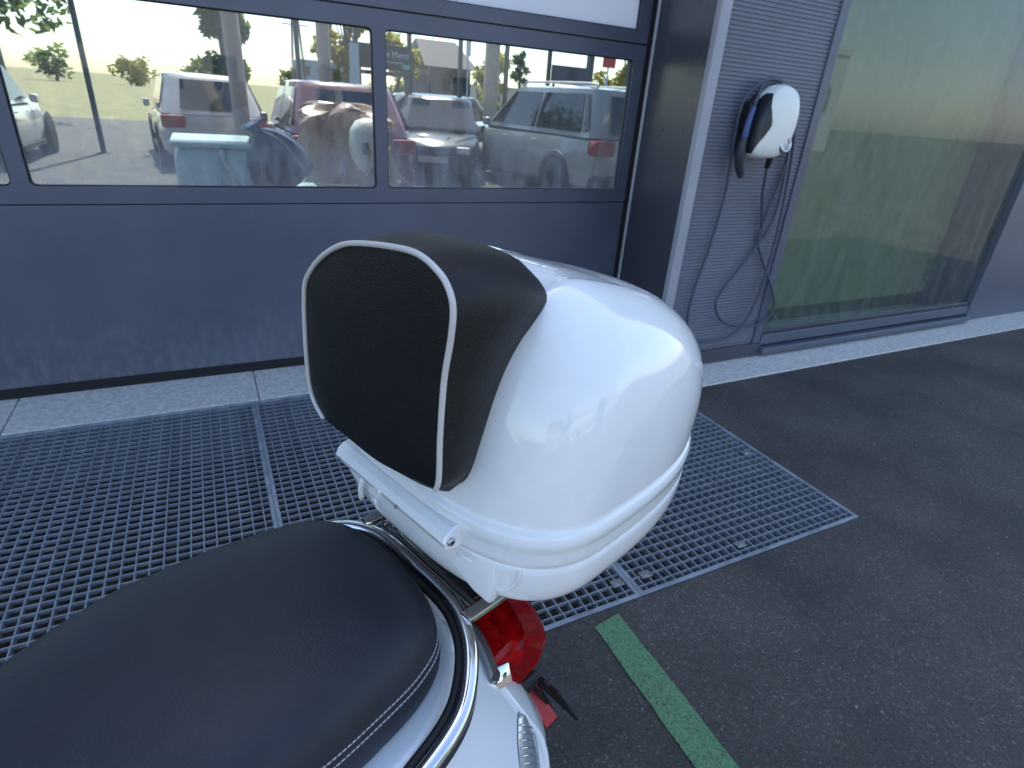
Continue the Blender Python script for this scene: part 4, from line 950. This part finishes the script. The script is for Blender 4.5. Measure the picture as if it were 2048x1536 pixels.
box('plate_sheet', -.06, .06, -.01, .01, 2.35, 2.70, mat('white_notice', (.7, .7, .7), .5), WP, .003); tube('plate_pole', [(0, .02, 0), (0, .02, 2.75)], .02, M_alu, WP, 8)
RS = empty('red_notice', (10.9, 16.0, 0), 0, 'small red notice on a pole above the rear of the white car', 'sign')
box('plate_sheet', -.22, .22, -.01, .01, 2.55, 2.80, mat('red_notice_face', (.6, .03, .03), .5), RS, .003); tube('plate_pole', [(0, .03, 0), (0, .03, 2.85)], .025, M_alu, RS, 8)

# ------------------------------------------------------------------ trees
def tree(label, loc, H_, rx, rz_, trunk, n, lm, seed, leaf=.16, group='trees beyond the yard'):
    rnd = random.Random(seed); T_ = empty('tree', loc, rnd.random()*6, label, 'tree', group)
    top = H_-rz_; tube('trunk', catmull([(0, 0, 0), (.1*rnd.uniform(-1, 1), .1*rnd.uniform(-1, 1), top*.5), (.15*rnd.uniform(-1, 1), .1, top), (.2, 0, H_-.3*rz_)], 4), lambda t: trunk*(1-.8*t)+.02, M_bark, T_, 8)
    clumps = []
    for i in range(16):
        a, e = rnd.random()*6.28, rnd.uniform(-.8, 1); rr = rnd.uniform(.25, .85); c_ = Vector((rx*rr*math.cos(a)*math.sqrt(1-e*e*.7), rx*rr*math.sin(a)*math.sqrt(1-e*e*.7), H_-rz_+rz_*e*.8)); clumps.append((c_, rnd.uniform(.28, .5)*rx))
        if i < 7: tube('limb', [(0, 0, top*.7), (c_*.5+Vector((0, 0, top*.5)))-Vector((0, 0, 0)) if False else Vector((c_.x*.45, c_.y*.45, (top*.75+c_.z)/2)), c_], lambda t: trunk*.4*(1-.8*t), M_bark, T_, 5)
    vs, fs = [], []
    for i in range(n):
        c_, r_ = clumps[rnd.randrange(16)]; d = Vector((rnd.gauss(0, 1), rnd.gauss(0, 1), rnd.gauss(0, .8))); d = d.normalized()*r_*rnd.random()**.45; p = c_+d
        a = Vector((rnd.gauss(0, 1), rnd.gauss(0, 1), rnd.gauss(0, 1))).normalized(); b_ = a.orthogonal().normalized(); s = leaf*rnd.uniform(.6, 1.3)
        k = len(vs); vs += [p-a*s, p+b_*s*.5, p+a*s, p-b_*s*.5]; fs.append((k, k+1, k+2, k+3))
    mesh('crown', vs, fs, lm, T_, False, False)
tree('yellowing tree behind the pale banner, left of the mullion', (5.2, 24.5, 0), 5.2, 1.0, 2.1, .10, 2000, M_leafy, 11, .14)
tree('yellow green tree seen over the goods sign', (8.1, 28, 0), 3.7, 1.1, .8, .10, 1200, M_leafy, 12, .15)
tree('small olive tree between the middle posts beyond the saloon', (12.2, 27, 0), 3.5, .95, 1.0, .08, 1000, M_leafy, 13, .14)
tree('loose leafy tree right of the middle beige column', (14.1, 28, 0), 3.9, .5, 1.0, .07, 420, M_leafg, 14, .13)
tree('bright leafy tree above the rear of the white car', (18.2, 25, 0), 5.4, 1.7, 2.1, .14, 2400, M_leafy, 15, .16)
tree('tall leafy tree at the left edge of the yard', (1.0, 22, 0), 6.0, .75, 2.6, .14, 1500, M_leafg, 16, .16)
tree('broad green tree at far left of the yard', (-6.0, 24, 0), 6.5, 2.6, 2.6, .2, 3600, M_leafg, 17, .17)
for i in range(16):
    x = -60+i*11+random.uniform(-3, 3); tree('distant low tree on the horizon, number %s from the left' % ['one', 'two', 'three', 'four', 'five', 'six', 'seven', 'eight', 'nine', 'ten', 'eleven', 'twelve', 'thirteen', 'fourteen', 'fifteen', 'sixteen'][i], (x+20, random.uniform(80, 130), 0), random.uniform(2.6, 4.6), 3.2, 1.9, .2, 500, M_leafg if i % 3 else M_leafy, 40+i, .45, 'low trees on the horizon')
# pylon, far blocks, bare brick house
PY = empty('lattice_pylon', (17, 120, 0), 0, 'thin lattice power pylon on the horizon at left', 'pylon')
for s in (-1, 1):
    for q in (-1, 1): tube('pylon_leg', [(s*1.2, q*1.2, 0), (s*.25, q*.25, 16)], .10, M_postd, PY, 5)
for z in (11, 13, 15): tube('pylon_arm', [(-2.2, 0, z), (2.2, 0, z)], .10, M_postd, PY, 5)
def far_house(name, label, loc, sx, sy, sz, m, rows, colsn, roof=None, facing=-1):
    H = empty(name, loc, 0, label, 'building'); box('wall', -sx/2, sx/2, -sy/2, sy/2, 0, sz, m, H, 0)
    wb_ = bmesh.new(); add_box(wb_, -.5, .5, -.04, .04, -.7, .7); me = shared('window', wb_, M_glassy)
    for r_ in range(rows):
        for c_ in range(colsn): inst('window', me, H, (-sx/2+(c_+.5)*sx/colsn, facing*(sy/2+.02), (r_+.55)*sz/rows))
    if roof:
        o = mesh('roof', [(-sx/2-.3, -sy/2-.3, sz), (sx/2+.3, -sy/2-.3, sz), (sx/2+.3, sy/2+.3, sz), (-sx/2-.3, sy/2+.3, sz), (-sx/2, 0, sz+roof), (sx/2, 0, sz+roof)], [(0, 1, 5, 4), (2, 3, 4, 5), (1, 2, 5), (3, 0, 4), (0, 1, 2, 3)], mat('roof_tile', (.07, .06, .065), .8), H)
    else: box('parapet', -sx/2-.1, sx/2+.1, -sy/2-.1, sy/2+.1, sz+.002, sz+.5, m, H, 0)
    return H
far_house('distant_block', 'small blue grey block on the horizon beside the pylon', (22, 125, 0), 9, 8, 5.5, mat('blue_grey_block', (.25, .32, .42), .7), 2, 4)
far_house('brick_house', 'mauve grey house beyond the goods sign', (10.7, 30.5, 0), 2.0, 4, 2.7, mat('mauve_render', (.22, .18, .20), .85, var=.2, vscale=1), 2, 2, 1.2)
far_house('distant_shed', 'long pale shed on the horizon', (60, 130, 0), 26, 10, 4, mat('pale_shed', (.45, .42, .38), .8), 1, 6)
# behind the photographer: the far side of the lot, mirrored only in gloss and chrome
far_house('office_block', 'pale office block across the lot behind the viewpoint', (6, -30, 0), 16, 8, 6.5, mat('pale_render', (.58, .57, .55), .8), 2, 7, None, 1)
far_house('row_house', 'pale grey house with tiled roof behind the viewpoint', (-14, -31, 0), 10, 8, 5, mat('pale_grey_render', (.46, .45, .43), .8), 2, 4, 1.8, 1)
far_house('warehouse', 'grey warehouse across the lot behind the viewpoint', (28, -28, 0), 18, 10, 5.5, mat('grey_render', (.38, .40, .42), .8), 1, 6, None, 1)
tree('leafy tree across the lot behind the viewpoint', (-4, -24, 0), 6, 2.2, 2.2, .2, 1800, M_leafg, 71, .25, 'trees across the lot')
tree('rounded tree by the warehouse behind the viewpoint', (17, -22, 0), 5.5, 2.2, 2.2, .2, 1800, M_leafg, 72, .25, 'trees across the lot')
for i, (x, col, cn) in enumerate(((1.5, P_grey, 'grey green'), (4.5, P_white, 'white'), (-2, P_dark, 'dark grey'))):
    car('parked_car', cn+' car parked across the lot behind the viewpoint', (x, -14), R(90+random.uniform(-3, 3)), col, 4.2, 1.78, 1.5, 'hatch')
